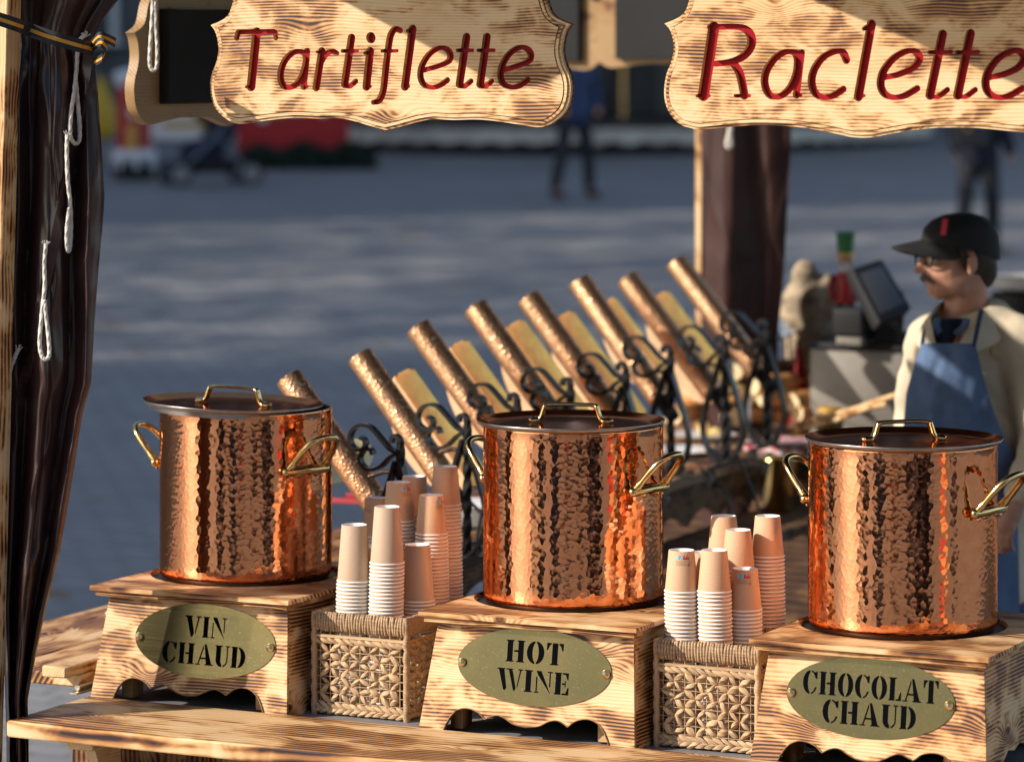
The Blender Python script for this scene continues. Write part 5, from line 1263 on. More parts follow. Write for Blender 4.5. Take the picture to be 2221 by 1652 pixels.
mb.lathe([(0.055, 0.02), (0.003, hgt - 0.02)], 16); part('tinsel', mb.mesh('tinsel', 'red_tinsel', None), tree_r, None, None, 'stuff')
star = []
for k in range(10): r = 0.017 if k % 2 == 0 else 0.007; star.append((r * math.sin(k * math.pi / 5), r * math.cos(k * math.pi / 5)))
part('star', filled('star', [star], 0.002, 'gold_paint'), tree_r, T(0, 0, hgt) @ RX(math.pi / 2))
part('foot', MB().lathe([(0.03, 0), (0.03, 0.006), (0.008, 0.012), (0.008, 0.03)], 16).mesh('foot', 'gold_paint'), tree_r)
jp = px(1800, 880, 11.95)
jar = thing('pickle_jar', 'squat jar of yellow-green pickles next to the bread', 'jar', T(jp.x, jp.y, TZ))
part('glass_wall', MB().lathe([(0.04, 0), (0.045, 0.008), (0.045, 0.09), (0.038, 0.10), (0.038, 0.108)], 28, cap1=False).mesh('glass_wall', 'glass', 50), jar)
part('pickles', MB().lathe([(0.036, 0.004), (0.041, 0.012), (0.041, 0.082), (0.0, 0.084)], 24, cap1=False).mesh('pickles', 'yellow_paint', 50), jar)
part('lid', MB().lathe([(0.041, 0.104), (0.041, 0.118), (0.038, 0.120), (0.0, 0.120)], 24, cap1=False).mesh('lid', 'gold_paint', 50), jar)
# till cabinet, till and printer
cc = px(1862, 745, 12.1)
cab = thing('till_cabinet', 'grey metal cabinet with a black top beside the vendor', 'cabinet', frame((cc.x, cc.y, TZ), U, V, Z))
hc = cc.z - TZ
part('body', bevelled(MB().box(-0.17, 0.17, -0.02, 0.32, 0.0, hc - 0.022), 'body', 'cabinet', 0.006, 2), cab)
part('top', bevelled(MB().box(-0.18, 0.18, -0.03, 0.33, hc - 0.021, hc), 'top', 'black_plastic', 0.004, 2), cab)
till = thing('till_screen', 'dark tilted touch-screen till on the grey cabinet', 'till', T(px(1920, 735, 12.05)))
TI = T(-px(1920, 735, 12.05))
def quad_slab(cs, th, m, name, nrm=None):
    a, b, c, d = cs; nn = nrm or (b - a).cross(d - a).normalized(); back = [p - nn * th for p in cs]
    return bevelled(MB().add(list(cs) + back, [(0, 1, 2, 3), (7, 6, 5, 4), (0, 4, 5, 1), (1, 5, 6, 2), (2, 6, 7, 3), (3, 7, 4, 0)]), name, m, 0.006, 2)
qs = [px(1848, 582, 12.0), px(1912, 560, 12.12), px(1978, 668, 11.98), px(1908, 700, 11.86)]
nn = (qs[1] - qs[0]).cross(qs[3] - qs[0]).normalized()
if nn.y > 0: nn = -nn
part('housing', quad_slab(qs, 0.045, 'black_plastic', 'housing', nn), till, TI)
cen = sum(qs, Vector()) / 4
part('screen', quad_slab([cen + (p - cen) * 0.74 + nn * 0.0015 for p in qs], 0.001, 'screen', 'screen', nn), till, TI)
part('stand', bevelled(MB().box(-0.05, 0.05, -0.04, 0.04, -0.16, 0.02), 'stand', 'black_plastic', 0.008, 2), till, TI @ T(cen + Vector((0.03, 0.07, -0.03))))
part('foot', bevelled(MB().box(-0.09, 0.09, -0.08, 0.08, 0.0, 0.02), 'foot', 'black_plastic', 0.006, 2), till, T(0.02, 0.06, -0.003))
pp = px(1838, 738, 12.0)
prn = thing('receipt_printer', 'black receipt printer on the grey cabinet beside the till', 'printer', frame((pp.x, pp.y, TZ + hc + 0.001), U, V, Z))
part('case', bevelled(MB().box(-0.055, 0.055, -0.0, 0.12, 0.03, 0.125), 'case', 'black_plastic', 0.012, 3), prn)
part('paper_slot', bevelled(MB().box(-0.045, 0.045, 0.01, 0.11, 0.0, 0.0295), 'paper_slot', 'cabinet', 0.004, 2), prn)
# nutcracker figure
np_ = px(1834, 735, 12.38); 
nut = thing('nutcracker_figure', 'toy soldier nutcracker with tall green hat and white beard', 'figurine', T(np_.x, np_.y, TZ + hc) @ RZ(-0.2))
Hn = px(1834, 503, 12.38).z - TZ - hc; k_ = Hn / 0.37
def npart(name, mb, m): part(name, mb.mesh(name, m, 50), nut, Matrix.Scale(k_, 4))
npart('base', MB().lathe([(0.045, 0), (0.045, 0.02), (0.04, 0.024)], 20), 'green_paint')
for s in (-1, 1): npart('leg', MB().lathe([(0.014, 0.024), (0.016, 0.06), (0.015, 0.11), (0.017, 0.12)], 14, M=T(s * 0.018, 0, 0)), 'black')
npart('coat', MB().lathe([(0.034, 0.118), (0.038, 0.13), (0.032, 0.165), (0.036, 0.21), (0.030, 0.226), (0.014, 0.232)], 20), 'red_paint')
for s in (-1, 1):
    npart('arm', MB().limb([(s * 0.044, 0, 0.21), (s * 0.050, -0.005, 0.17), (s * 0.042, -0.012, 0.135)], [0.012, 0.011, 0.009]), 'red_paint')
npart('head', MB().ball((0, 0, 0.262), (0.027, 0.026, 0.033), 16, 10), 'skin')
npart('hair', MB().ball((0.0, 0.010, 0.265), (0.033, 0.024, 0.032), 14, 9), 'white_fur')
npart('beard', MB().ball((0, -0.018, 0.245), (0.018, 0.013, 0.026), 12, 8), 'white_fur')
npart('hat', MB().lathe([(0.029, 0.284), (0.031, 0.286), (0.029, 0.30), (0.034, 0.366), (0.034, 0.37), (0.0, 0.371)], 20, cap1=False), 'green_paint')
npart('hat_band', MB().lathe([(0.0315, 0.283), (0.0325, 0.287), (0.0305, 0.297)], 20), 'gold_paint')
# brass bucket
bk = pxz(1690, 1108, 1.002)
bucket = thing('brass_bucket', 'shiny brass bucket on the low dark bench', 'bucket', T(bk))
part('wall', MB().lathe([(0.046, 0.0), (0.048, 0.003), (0.064, 0.165), (0.067, 0.170), (0.062, 0.168), (0.046, 0.008), (0.0, 0.007)], 40, cap1=False).mesh('wall', 'brass', 50), bucket)
part('rolled_rim', MB().tube([(0.0655 * math.cos(a), 0.0655 * math.sin(a), 0.170) for a in np.linspace(0, 2 * math.pi, 33)[:-1]], 0.003, 8, closed=True).mesh('rolled_rim', 'brass'), bucket)
# white pan on a dark pedestal
wp = px(2238, 600, 13.2)
pan = thing('serving_pan', 'wide white pan on a dark pedestal behind the vendor', 'pan', T(wp.x, wp.y, 0.15))
part('bowl', MB().lathe([(0.10, wp.z - 0.20), (0.16, wp.z - 0.19), (0.185, wp.z - 0.155), (0.19, wp.z - 0.15), (0.183, wp.z - 0.152)], 48, cap1=False).mesh('bowl', 'china', 50), pan)
part('contents', MB().lathe([(0.182, wp.z - 0.158), (0.0, wp.z - 0.154)], 40, cap0=False, cap1=False).mesh('contents', 'cloth_sack', 50), pan)
part('pedestal', MB().lathe([(0.20, 0.0), (0.17, 0.05), (0.15, 0.6), (0.15, wp.z - 0.21)], 32).mesh('pedestal', 'black_plastic', 50), pan)

# ================================================================== people
def figure(name, label, loc, facing, mats, pose, seed=0, voxel=0.02):
    """standing or walking person, feet at the origin, facing -y before turning"""
    jk, tr, sh, hr = mats
    root = thing(name, label, 'person', T(loc) @ RZ(facing))
    (fl_, fr_), arms = pose
    hips = Vector((0, 0, 0.93)); kn = lambda f, s: Vector((s * 0.09 + (f.x - s * 0.09) * 0.55, f.y * 0.5 - 0.03, 0.50))
    body = MB(); legs = []
    for f, s in ((fl_, -1), (fr_, 1)):
        f = Vector(f); h = Vector((s * 0.09, 0, 0.90)); k = kn(f, s); an = Vector((f.x, f.y + 0.03, 0.10)); legs.append((h, k, an, f))
        body.limb([h, k, an], [0.075, 0.052, 0.038]); body.limb([an, Vector((f.x, f.y - 0.10, 0.045))], [0.04, 0.035])
    body.limb([hips, (0, 0.0, 1.15), (0, 0.01, 1.38), (0, 0.01, 1.48), (0, 0, 1.58)], [0.13, 0.12, 0.13, 0.06, 0.055])
    body.ball((0, -0.005, 1.66), (0.075, 0.092, 0.115), 16, 12); body.limb([(0, -0.085, 1.65), (0, -0.10, 1.635)], [0.012, 0.014])
    for s, (el, wr) in zip((-1, 1), arms):
        sh_ = Vector((s * 0.19, 0, 1.42)); el, wr = Vector(el), Vector(wr); body.limb([sh_, el, wr], [0.045, 0.038, 0.028])
        d = (wr - el).normalized(); palm = wr + d * 0.05
        body.limb([wr, palm, palm + d * 0.03], [0.025, 0.035, 0.03])
        for q in range(4):
            o = Vector((0, (q - 1.5) * 0.018, 0)); body.limb([palm + o + d * 0.03, palm + o + d * 0.075 + Vector((0, 0, -0.004))], [0.010, 0.009], 8)
        body.limb([palm + Vector((0, -0.03, 0)), palm + Vector((0, -0.05, 0)) + d * 0.03], [0.011, 0.009], 8)
    part('body', remeshed(body, 'body', 'skin', voxel * 0.7, 2), root)
    t = MB()
    for h, k, an, f in legs: t.limb([h, k, an + Vector((0, 0, 0.0))], [0.10, 0.072, 0.062])
    t.limb([(0, 0, 0.88), (0, 0, 1.0)], [0.15, 0.145]); part('trousers', remeshed(t, 'trousers', tr, voxel, 4), root)
    j = MB(); j.limb([(0, 0, 0.92), (0, 0, 1.12), (0, 0.0, 1.36), (0, 0.01, 1.47)], [0.18, 0.165, 0.175, 0.09]); j.limb([(-0.16, 0, 1.40), (0.16, 0, 1.40)], [0.085, 0.085])
    for s, (el, wr) in zip((-1, 1), arms): j.limb([(s * 0.19, 0, 1.41), Vector(el), Vector(wr)], [0.082, 0.066, 0.052])
    part('jacket', remeshed(j, 'jacket', jk, voxel, 5), root)
    for h, k, an, f in legs:
        s_ = MB().limb([Vector((f.x, f.y + 0.04, 0.045)), Vector((f.x, f.y - 0.06, 0.05)), Vector((f.x, f.y - 0.15, 0.038))], [0.048, 0.05, 0.038])
        part('shoe', remeshed(s_, 'shoe', sh, 0.014, 2), root)
    hb = MB().ball((0, 0.018, 1.69), (0.085, 0.098, 0.10), 14, 10); part('hair', remeshed(hb, 'hair', hr, 0.016, 2), root)
    return root
stand = (((-0.22, 0.0, 0), (0.24, 0.05, 0)), (((-0.27, 0.02, 1.16), (-0.20, -0.10, 0.98)), ((0.28, 0.02, 1.16), (0.22, -0.12, 0.98))))
walk = (((-0.07, -0.20, 0), (0.08, 0.22, 0)), (((-0.26, 0.06, 1.14), (-0.27, -0.06, 0.92)), ((0.27, -0.02, 1.14), (0.26, -0.12, 0.92))))
g1 = px(1245, 430, 38.0)
figure('person', 'person in dark jeans and blue jacket standing legs apart on the square', (g1.x, 38.0, ground_z(38)), 0.5, ('blue_jacket', 'dark_trousers', 'shoe', 'hair'), stand)
g2 = px(2122, 450, 31.0)
p2_ = figure('person', 'person in navy coat and black trousers walking across the square', (g2.x, 31.0, ground_z(31)), 2.6, ('navy_knit', 'dark_trousers', 'shoe', 'hair'), walk)
bag = thing('shoulder_bag', 'dark shoulder bag carried by the walking person in navy', 'bag', T(g2.x - 0.10, 30.72, ground_z(31) + 0.95))
part('pouch', bevelled(MB().box(-0.16, 0.16, -0.05, 0.05, 0, 0.26), 'pouch', 'leather_bag', 0.03, 3), bag)
part('strap', MB().tube(catmull([(-0.14, 0, 0.25), (-0.05, 0.05, 0.45), (0.05, 0.12, 0.62), (0.12, 0.06, 0.45), (0.14, 0, 0.25)], 5), 0.012, 6).mesh('strap', 'leather_bag'), bag)
part('clasp', MB().lathe([(0.02, 0), (0.02, 0.008), (0, 0.01)], 14, cap1=False).mesh('clasp', 'gold_paint'), bag, T(-0.04, -0.052, 0.17) @ RX(math.pi / 2))

# ------------------------------------------------------------------ the vendor
VY = 9.75; FLOOR = 0.29
def vp(x, y, dy=0.0): return px(x, y, VY + dy)
vroot_loc = Vector((vp(2085, 640).x, VY, FLOOR))
vend = thing('person', 'vendor in black cap, cream jacket and blue apron looking aside', 'person', T(vroot_loc))
VI = T(-vroot_loc)
floor = slab('boardwalk', None, 0, 1, 0, 1, 0, 1) if False else None
bw = thing('duckboard', 'raised wooden duckboard inside the stall under the vendor', 'floor boards', STALL)
for k in range(9): slab('plank', bw, -0.45, 2.25, 0.62 + 0.25 * k, 0.62 + 0.25 * k + 0.235, FLOOR - 0.03, FLOOR - 0.002, 'wood_dark', 'u')
for a_ in (-0.3, 0.9, 2.1): slab('bearer', bw, a_, a_ + 0.08, 0.62, 2.85, 0.02, FLOOR - 0.031, 'wood_dark', 'v')
TILT = 4
def vendor():
    fwd = Vector((-0.955, -0.29, 0.0)).normalized(); side = Vector((-fwd.y, fwd.x, 0)) * -1      # where the face looks; side = towards the viewer
    if side.y > 0: side = -side
    hc_ = vp(2070, 564)                                                                    # head centre
    FR = Matrix((( fwd.x, side.x, 0), (fwd.y, side.y, 0), (0, 0, 1)))                       # local x = forward, y = to viewer side, z up
    tilt = Matrix.Rotation(R_(TILT), 3, Vector((side.x, side.y, 0)))
    def h(f, s, z): return hc_ + tilt @ (FR @ Vector((f, s, z)))
    k = 0.00127
    B = MB()
    rot = Matrix(((fwd.x, side.x, 0, 0), (fwd.y, side.y, 0, 0), (0, 0, 1, 0), (0, 0, 0, 1)))
    def blob(f, s, z, rf, rs, rz): B.ball(h(f, s, z), (rf, rs, rz), 18, 12, M=rot)
    blob(-0.015, 0, 0.038, 0.092, 0.072, 0.074)         # skull
    blob(0.030, 0, -0.02, 0.060, 0.062, 0.085)          # face
    blob(0.050, 0, -0.075, 0.034, 0.040, 0.030)         # chin
    blob(0.010, 0.045, -0.055, 0.050, 0.016, 0.040); blob(0.010, -0.045, -0.055, 0.050, 0.016, 0.040)     # jaw
    blob(0.055, 0.030, -0.012, 0.026, 0.022, 0.022); blob(0.055, -0.030, -0.012, 0.026, 0.022, 0.022)     # cheeks
    blob(0.078, 0, 0.032, 0.014, 0.040, 0.013)          # brow
    B.limb([h(0.084, 0, 0.022), h(0.100, 0, -0.002), h(0.110, 0, -0.018)], [0.009, 0.011, 0.013])   # nose
    blob(0.096, 0.012, -0.022, 0.010, 0.008, 0.008); blob(0.096, -0.012, -0.022, 0.010, 0.008, 0.008)
    blob(0.078, 0, -0.050, 0.012, 0.024, 0.007); blob(0.076, 0, -0.062, 0.011, 0.021, 0.007)       # lips
    for s in (0.078, -0.078):
        blob(-0.018, s, -0.006, 0.017, 0.010, 0.031); blob(-0.010, s * 1.02, -0.030, 0.010, 0.008, 0.012)   # ears
    nb = vp(2085, 690, 0.03)
    B.limb([h(-0.030, 0, -0.03), h(-0.035, 0, -0.10), nb, nb - Z * 0.08], [0.058, 0.056, 0.066, 0.09], 18)
    # torso, arms and hands under the clothes
    B.limb([vp(2095, 1290, 0.03), vp(2100, 1100, 0.03), vp(2110, 900, 0.04), vp(2112, 790, 0.05), vp(2100, 730, 0.05)], [0.10, 0.11, 0.11, 0.10, 0.06], 18)
    B.limb([vp(2012, 750, 0.10), vp(1987, 905, 0.17), vp(2010, 1120, 0.02)], [0.035, 0.033, 0.030]); 
    B.limb([vp(2208, 755, -0.05), vp(2270, 960, -0.16), vp(2212, 1075, -0.30)], [0.042, 0.038, 0.031])
    def hand(w, d, across):
        d = Vector(d).normalized(); ac = Vector(across); ac = (ac - d * ac.dot(d)).normalized(); up = d.cross(ac)
        palm = w + d * 0.055
        B.limb([w, w + d * 0.03, palm, w + d * 0.085], [0.026, 0.030, 0.033, 0.030], 12)
        for q, (o, ln) in enumerate(((-0.030, 0.062), (-0.010, 0.072), (0.010, 0.068), (0.029, 0.052))):
            a = w + d * 0.085 + ac * o; b = a + d * ln * 0.5 - up * 0.006; c = b + d * ln * 0.35 - up * 0.022; e = c + d * ln * 0.1 - up * 0.018
            B.limb([a, b, c, e], [0.0105, 0.0095, 0.0088, 0.0080], 8)
        a = w + d * 0.035 - ac * 0.028; B.limb([a, a - ac * 0.022 + d * 0.028, a - ac * 0.022 + d * 0.060 - up * 0.012], [0.013, 0.0115, 0.0095], 8)
    hand(vp(2212, 1075, -0.30), (-0.42, -0.12, -0.75), (0.6, -0.7, -0.2))
    hand(vp(2010, 1120, 0.0), (0.2, -0.3, -0.8), (0.8, 0.4, 0))
    for s, x_ in ((-1, 2050), (1, 2140)):
        hp_ = vp(x_, 1290, 0.02); B.limb([hp_, Vector((hp_.x, VY, FLOOR + 0.48)), Vector((hp_.x, VY + 0.02, FLOOR + 0.10))], [0.08, 0.055, 0.042]); B.limb([Vector((hp_.x, VY + 0.02, FLOOR + 0.06)), Vector((hp_.x - 0.04, VY - 0.14, FLOOR + 0.04))], [0.04, 0.036])
    part('body', remeshed(B, 'body', 'skin', 0.0065, 3), vend, VI)
    # eyes behind spectacles
    for s in (0.031, -0.031):
        E = MB().ball(h(0.075, s, 0.012), 0.0115, 12, 8); part('eye', E.mesh('eye', 'china', 60), vend, VI)
    gm = MB()
    for s in (0.033, -0.033):
        c = h(0.094, s, 0.010); ring_ = [c + FR @ Vector((-0.004 * abs(math.cos(a)), 0.024 * math.cos(a) * 1.0, 0.019 * math.sin(a))) for a in np.linspace(0, 2 * math.pi, 21)[:-1]]
        gm.tube(ring_, 0.0028, 6, closed=True)
        gm.tube([c + FR @ Vector((0, 0.024 * (1 if s > 0 else -1), 0.004)), h(0.03, 0.076 * (1 if s > 0 else -1), 0.012), h(-0.02, 0.082 * (1 if s > 0 else -1), 0.014)], 0.0026, 6)
    gm.tube([h(0.095, 0.010, 0.014), h(0.098, 0, 0.017), h(0.095, -0.010, 0.014)], 0.0026, 6)
    part('spectacles', gm.mesh('spectacles', 'black', 50), vend, VI)
    mo = MB()
    for s in (1, -1): mo.limb([h(0.098, 0.002 * s, -0.036), h(0.092, 0.018 * s, -0.043), h(0.078, 0.033 * s, -0.056)], [0.006, 0.0075, 0.004])
    part('moustache', remeshed(mo, 'moustache', 'moustache', 0.004, 2), vend, VI)
    hr = MB(); hr.ball(h(-0.045, 0, 0.012), (0.078, 0.077, 0.080), 16, 12, M=rot); hr.ball(h(-0.075, 0, -0.03), (0.045, 0.066, 0.06), 16, 12, M=rot)
    for s in (0.07, -0.07): hr.limb([h(0.012, s, 0.03), h(0.008, s * 1.05, -0.005)], [0.013, 0.008])
    part('hair', remeshed(hr, 'hair', 'hair', 0.008, 3), vend, VI)
    # cap: crown, peak, red tab
    cp_ = MB(); rows = []
    for i, (z, rf, rs, off) in enumerate(((0.030, 0.108, 0.086, -0.022), (0.055, 0.111, 0.089, -0.022), (0.084, 0.106, 0.084, -0.026), (0.107, 0.088, 0.070, -0.032), (0.122, 0.056, 0.046, -0.036), (0.127, 0.020, 0.018, -0.038))):
        rows.append([h(off + rf * math.cos(a), rs * math.sin(a), z + 0.012 * math.cos(a) * (1 - i / 6) - 0.03 * max(0, -math.cos(a)) * (1 - i / 5)) for a in np.linspace(0, 2 * math.pi, 33)[:-1]])
    cp_.grid(rows, closed_u=True); cp_.add(rows[-1], [tuple(range(32))])
    SCP = None
    cap_ = part('cap', recalc(cp_.mesh('cap', 'cap_black', 70)), vend, VI)
    pk = MB(); rowsP = []
    for t in np.linspace(0, 1, 8):
        row = []
        for a in np.linspace(-1.15, 1.15, 15):
            r0 = 0.112; e = 0.088 * math.cos(a / 1.15 * math.pi / 2) ** 0.6
            f = -0.020 + r0 * math.cos(a) + e * t; s = 0.090 * math.sin(a) * (1 - 0.10 * t)
            row.append(h(f, s, 0.052 + 0.012 * math.cos(a) - 0.010 * t - 0.052 * (s / 0.09) ** 2 * (0.4 + 0.6 * t)))
        rowsP.append(row)
    low = [[p - Z * 0.006 for p in r] for r in rowsP]
    pk.grid(rowsP); pk.grid([list(reversed(r)) for r in low]); pk.grid([rowsP[-1], low[-1]]); pk.grid([[r[0] for r in rowsP], [r[0] for r in low]]); pk.grid([[r[-1] for r in low], [r[-1] for r in rowsP]])
    part('peak', pk.mesh('peak', 'cap_black', 60), cap_)
    tabp = [h(0.052, 0.062, 0.118), h(0.064, 0.068, 0.078), h(0.052, 0.076, 0.076), h(0.040, 0.070, 0.117)]
    tabp = [p + (p - h(-0.02, 0, 0.05)).normalized() * 0.006 for p in tabp]
    part('red_tab', MB().add(tabp, [(0, 1, 2, 3)]).mesh('red_tab', 'print_red', None), cap_)
    # jacket with open collar
    j = MB()
    j.limb([vp(2100, 1240, 0.03), vp(2104, 1100, 0.03), vp(2112, 940, 0.03), vp(2112, 800, 0.04), vp(2102, 735, 0.05)], [0.165, 0.178, 0.182, 0.165, 0.085], 20)
    j.limb([vp(2012, 738, 0.10), vp(2075, 712, 0.05), vp(2150, 712, 0.0), vp(2208, 742, -0.05)], [0.062, 0.075, 0.08, 0.075], 16)
    j.limb([vp(2010, 745, 0.10), vp(1990, 830, 0.14), vp(1985, 905, 0.17), vp(2000, 1040, 0.08), vp(2010, 1115, 0.02)], [0.064, 0.060, 0.058, 0.050, 0.044], 16)
    j.limb([vp(2208, 750, -0.05), vp(2245, 850, -0.11), vp(2270, 960, -0.16), vp(2232, 1035, -0.25), vp(2214, 1068, -0.29)], [0.078, 0.072, 0.066, 0.054, 0.048], 16)
    jm = remeshed(j, 'jacket', 'fleece', 0.010, 4)
    for v in jm.vertices:                                                                  # soft drapery
        c = v.co; d = mnoise.noise(Vector((c.x * 9, c.y * 9, c.z * 6))) * 0.016 + mnoise.noise(Vector((c.x * 20 + c.z * 14, c.y * 16, c.z * 9))) * 0.011
        v.co = c + v.normal * d
    jk = part('jacket', jm, vend, VI)
    for sgn, pts in ((-1, [vp(2105, 652, 0.09), vp(2055, 660, 0.05), vp(2020, 690, -0.06), vp(2024, 735, -0.145), vp(2034, 775, -0.17)]), (1, [vp(2120, 652, 0.09), vp(2140, 668, 0.03), vp(2128, 700, -0.09), vp(2092, 738, -0.155), vp(2066, 785, -0.175)])):
        P = catmull(pts, 6); m = MB(); rows = []
        for i, p in enumerate(P):
            t = i / (len(P) - 1); wdt = 0.045 * math.sin(math.pi * (0.25 + 0.70 * t)) * 1.55; out_ = Vector((sgn * 0.8, -0.25, -0.75)).normalized()
            rows.append([p + Vector((0, -0.004, 0.016)), p + out_ * wdt * 0.5 + Vector((0, -0.016, 0.012)), p + out_ * wdt + Vector((0, -0.012, 0)), p + out_ * wdt * 0.95 + Vector((0, 0.004, 0)), p + Vector((0, 0.010, -0.004))])
        m.grid(rows, closed_u=True); part('collar', m.mesh('collar', 'fleece', 60), jk)
    sw = MB(); rows = []
    for t in np.linspace(0, 1, 10):
        y_ = 690 + 72 * t; c = 2052 - 8 * t; hw_ = 34 * (1 - t) + 12 if t > 0.15 else 40
        rows.append([vp(c + hw_ * q, y_, -0.100 - 0.070 * t + 0.03 * q * q) for q in np.linspace(-1, 1, 9)])
    sw.grid(rows); part('sweater', sw.mesh('sweater', 'navy_knit', 60), vend, VI)
    for pts in ([(2034, 690), (2030, 706), (2040, 726)], [(2098, 690), (2092, 708), (2072, 726)]):
        P = catmull([vp(x_, y_, -0.125) for x_, y_ in pts], 5); part('shirt_collar', MB().sweep(P, [(-0.003, -0.009), (0.003, -0.009), (0.003, 0.009), (-0.003, 0.009)], up=(0.3, -1, 0)).mesh('shirt_collar', 'denim', 50), vend, VI)
    # apron: bib, skirt, neck straps
    apl = [(745, 1998), (790, 1984), (850, 1966), (920, 1960), (1100, 1966), (1330, 1975), (1560, 1985)]
    apr = [(745, 2116), (790, 2126), (850, 2142), (900, 2158), (960, 2185), (1000, 2205), (1330, 2212), (1560, 2205)]
    ap = MB(); rows = []
    for y_ in np.linspace(745, 1560, 60):
        l, r = interp(apl, y_), interp(apr, y_); row = []
        for q in np.linspace(0, 1, 28):
            x_ = l + (r - l) * q; xc, hw_ = 2085, 150.0
            dp = -0.05 - 0.178 * math.sqrt(max(0.02, 1 - ((x_ - xc) / hw_) ** 2)) + 0.028 * max(0, (800 - y_) / 55) * 0.6
            dp += 0.008 * mnoise.noise(Vector((x_ * 0.03, y_ * 0.010, 3))) + 0.006 * mnoise.noise(Vector((x_ * 0.05 + y_ * 0.02, y_ * 0.02, 8)))
            row.append(vp(x_, y_, dp))
        rows.append(row)
    back = [[p + Vector((0, 0.004, 0)) for p in r] for r in rows]
    ap.grid(rows); ap.grid([list(reversed(r)) for r in back]); ap.grid([[p for p in rows[0]], back[0]]); ap.grid([[r[0] for r in back], [r[0] for r in rows]]); ap.grid([[r[-1] for r in rows], [r[-1] for r in back]])
    apo = part('apron', ap.mesh('apron', 'denim', 60), vend, VI)
    for pts in ([(2000, 750, -0.165), (2008, 715, -0.12), (2030, 680, 0.0)], [(2112, 750, -0.215), (2120, 712, -0.17), (2128, 672, -0.05)]):
        P = catmull([vp(*q) for q in pts], 6); part('strap', MB().sweep(P, [(-0.002, -0.006), (0.002, -0.006), (0.002, 0.006), (-0.002, 0.006)], up=(0, -1, 0.3)).mesh('strap', 'jeans', 50), apo)
    tr = MB()
    for x_ in (2050, 2140):
        hp_ = vp(x_, 1270, 0.04); tr.limb([hp_, Vector((hp_.x, VY + 0.02, FLOOR + 0.48)), Vector((hp_.x, VY + 0.03, FLOOR + 0.08))], [0.115, 0.085, 0.07])
    part('trousers', remeshed(tr, 'trousers', 'jeans', 0.014, 3), vend, VI)
    for x_ in (2050, 2140):
        q = vp(x_, 1270); s_ = MB().limb([Vector((q.x, VY + 0.05, FLOOR + 0.045)), Vector((q.x - 0.02, VY - 0.07, FLOOR + 0.048)), Vector((q.x - 0.05, VY - 0.18, FLOOR + 0.036))], [0.046, 0.048, 0.034]); part('shoe', remeshed(s_, 'shoe', 'shoe', 0.012, 2), vend, VI)
vendor()

# ================================================================== far side of the square
def gpos(x_, Y): return Vector(((x_ - CX) * Y / F_PX, Y, ground_z(Y)))
def bx(name, root, m, x0, x1, y0, y1, z0, z1, w=0.01, label=None): return part(name, bevelled(MB().box(x0, x1, y0, y1, z0, z1), name, m, w, 1), root, None, label)
# red letter-box with snow on top and a gilt soldier on its front
lb = thing('red_letter_box', 'red Christmas letter box with snowy top and gilt soldier motif', 'letter box', T(gpos(291, 41)))
part('body', MB().lathe([(0.20, 0.25), (0.205, 1.13), (0.19, 1.18)], 28).mesh('body', 'red_paint', 50), lb)
part('snow_top', remeshed(MB().ball((0, 0, 1.19), (0.25, 0.24, 0.09), 16, 10).ball((-0.12, -0.1, 1.15), (0.10, 0.10, 0.11), 12, 8).ball((0.13, -0.12, 1.16), (0.08, 0.08, 0.08), 12, 8), 'snow_top', 'snow', 0.02, 3), lb)
sk_ = MB()
for k in range(14):
    a = 2 * math.pi * k / 14; sk_.limb([(0.21 * math.cos(a), 0.21 * math.sin(a), 0.31), (0.23 * math.cos(a), 0.23 * math.sin(a), 0.24 - 0.10 * (k % 2))], [0.05, 0.03], 8)
part('snow_fringe', remeshed(sk_, 'snow_fringe', 'snow', 0.02, 2), lb)
part('base', MB().lathe([(0.24, 0), (0.24, 0.12), (0.21, 0.22)], 28).mesh('base', 'black_plastic', 50), lb)
gs_ = MB().box(-0.06, 0.06, -0.235, -0.20, 0.34, 0.42).box(-0.05, 0.05, -0.235, -0.20, 0.42, 0.52).box(-0.06, 0.06, -0.235, -0.20, 0.52, 0.58)
gs_.ball((0, -0.21, 0.62), (0.035, 0.02, 0.045), 12, 8); part('gilt_soldier', remeshed(gs_, 'gilt_soldier', 'gold_paint', 0.012, 2), lb)
part('slot_plate', bevelled(MB().box(-0.04, 0.04, -0.225, -0.19, 0.72, 0.82), 'slot_plate', 'china', 0.005, 1), lb)
# yellow cone
yc = thing('yellow_buoy', 'yellow rounded cone half hidden by the brown curtain', 'cone', T(gpos(222, 42)))
part('cone', remeshed(MB().limb([(0, 0, 0.55), (0, 0, 0.75), (-0.03, 0, 1.15)], [0.17, 0.16, 0.03]), 'cone', 'yellow_paint', 0.02, 3), yc)
part('stand', MB().lathe([(0.15, 0), (0.12, 0.05), (0.05, 0.1), (0.05, 0.5)], 16).mesh('stand', 'stool_tube'), yc)
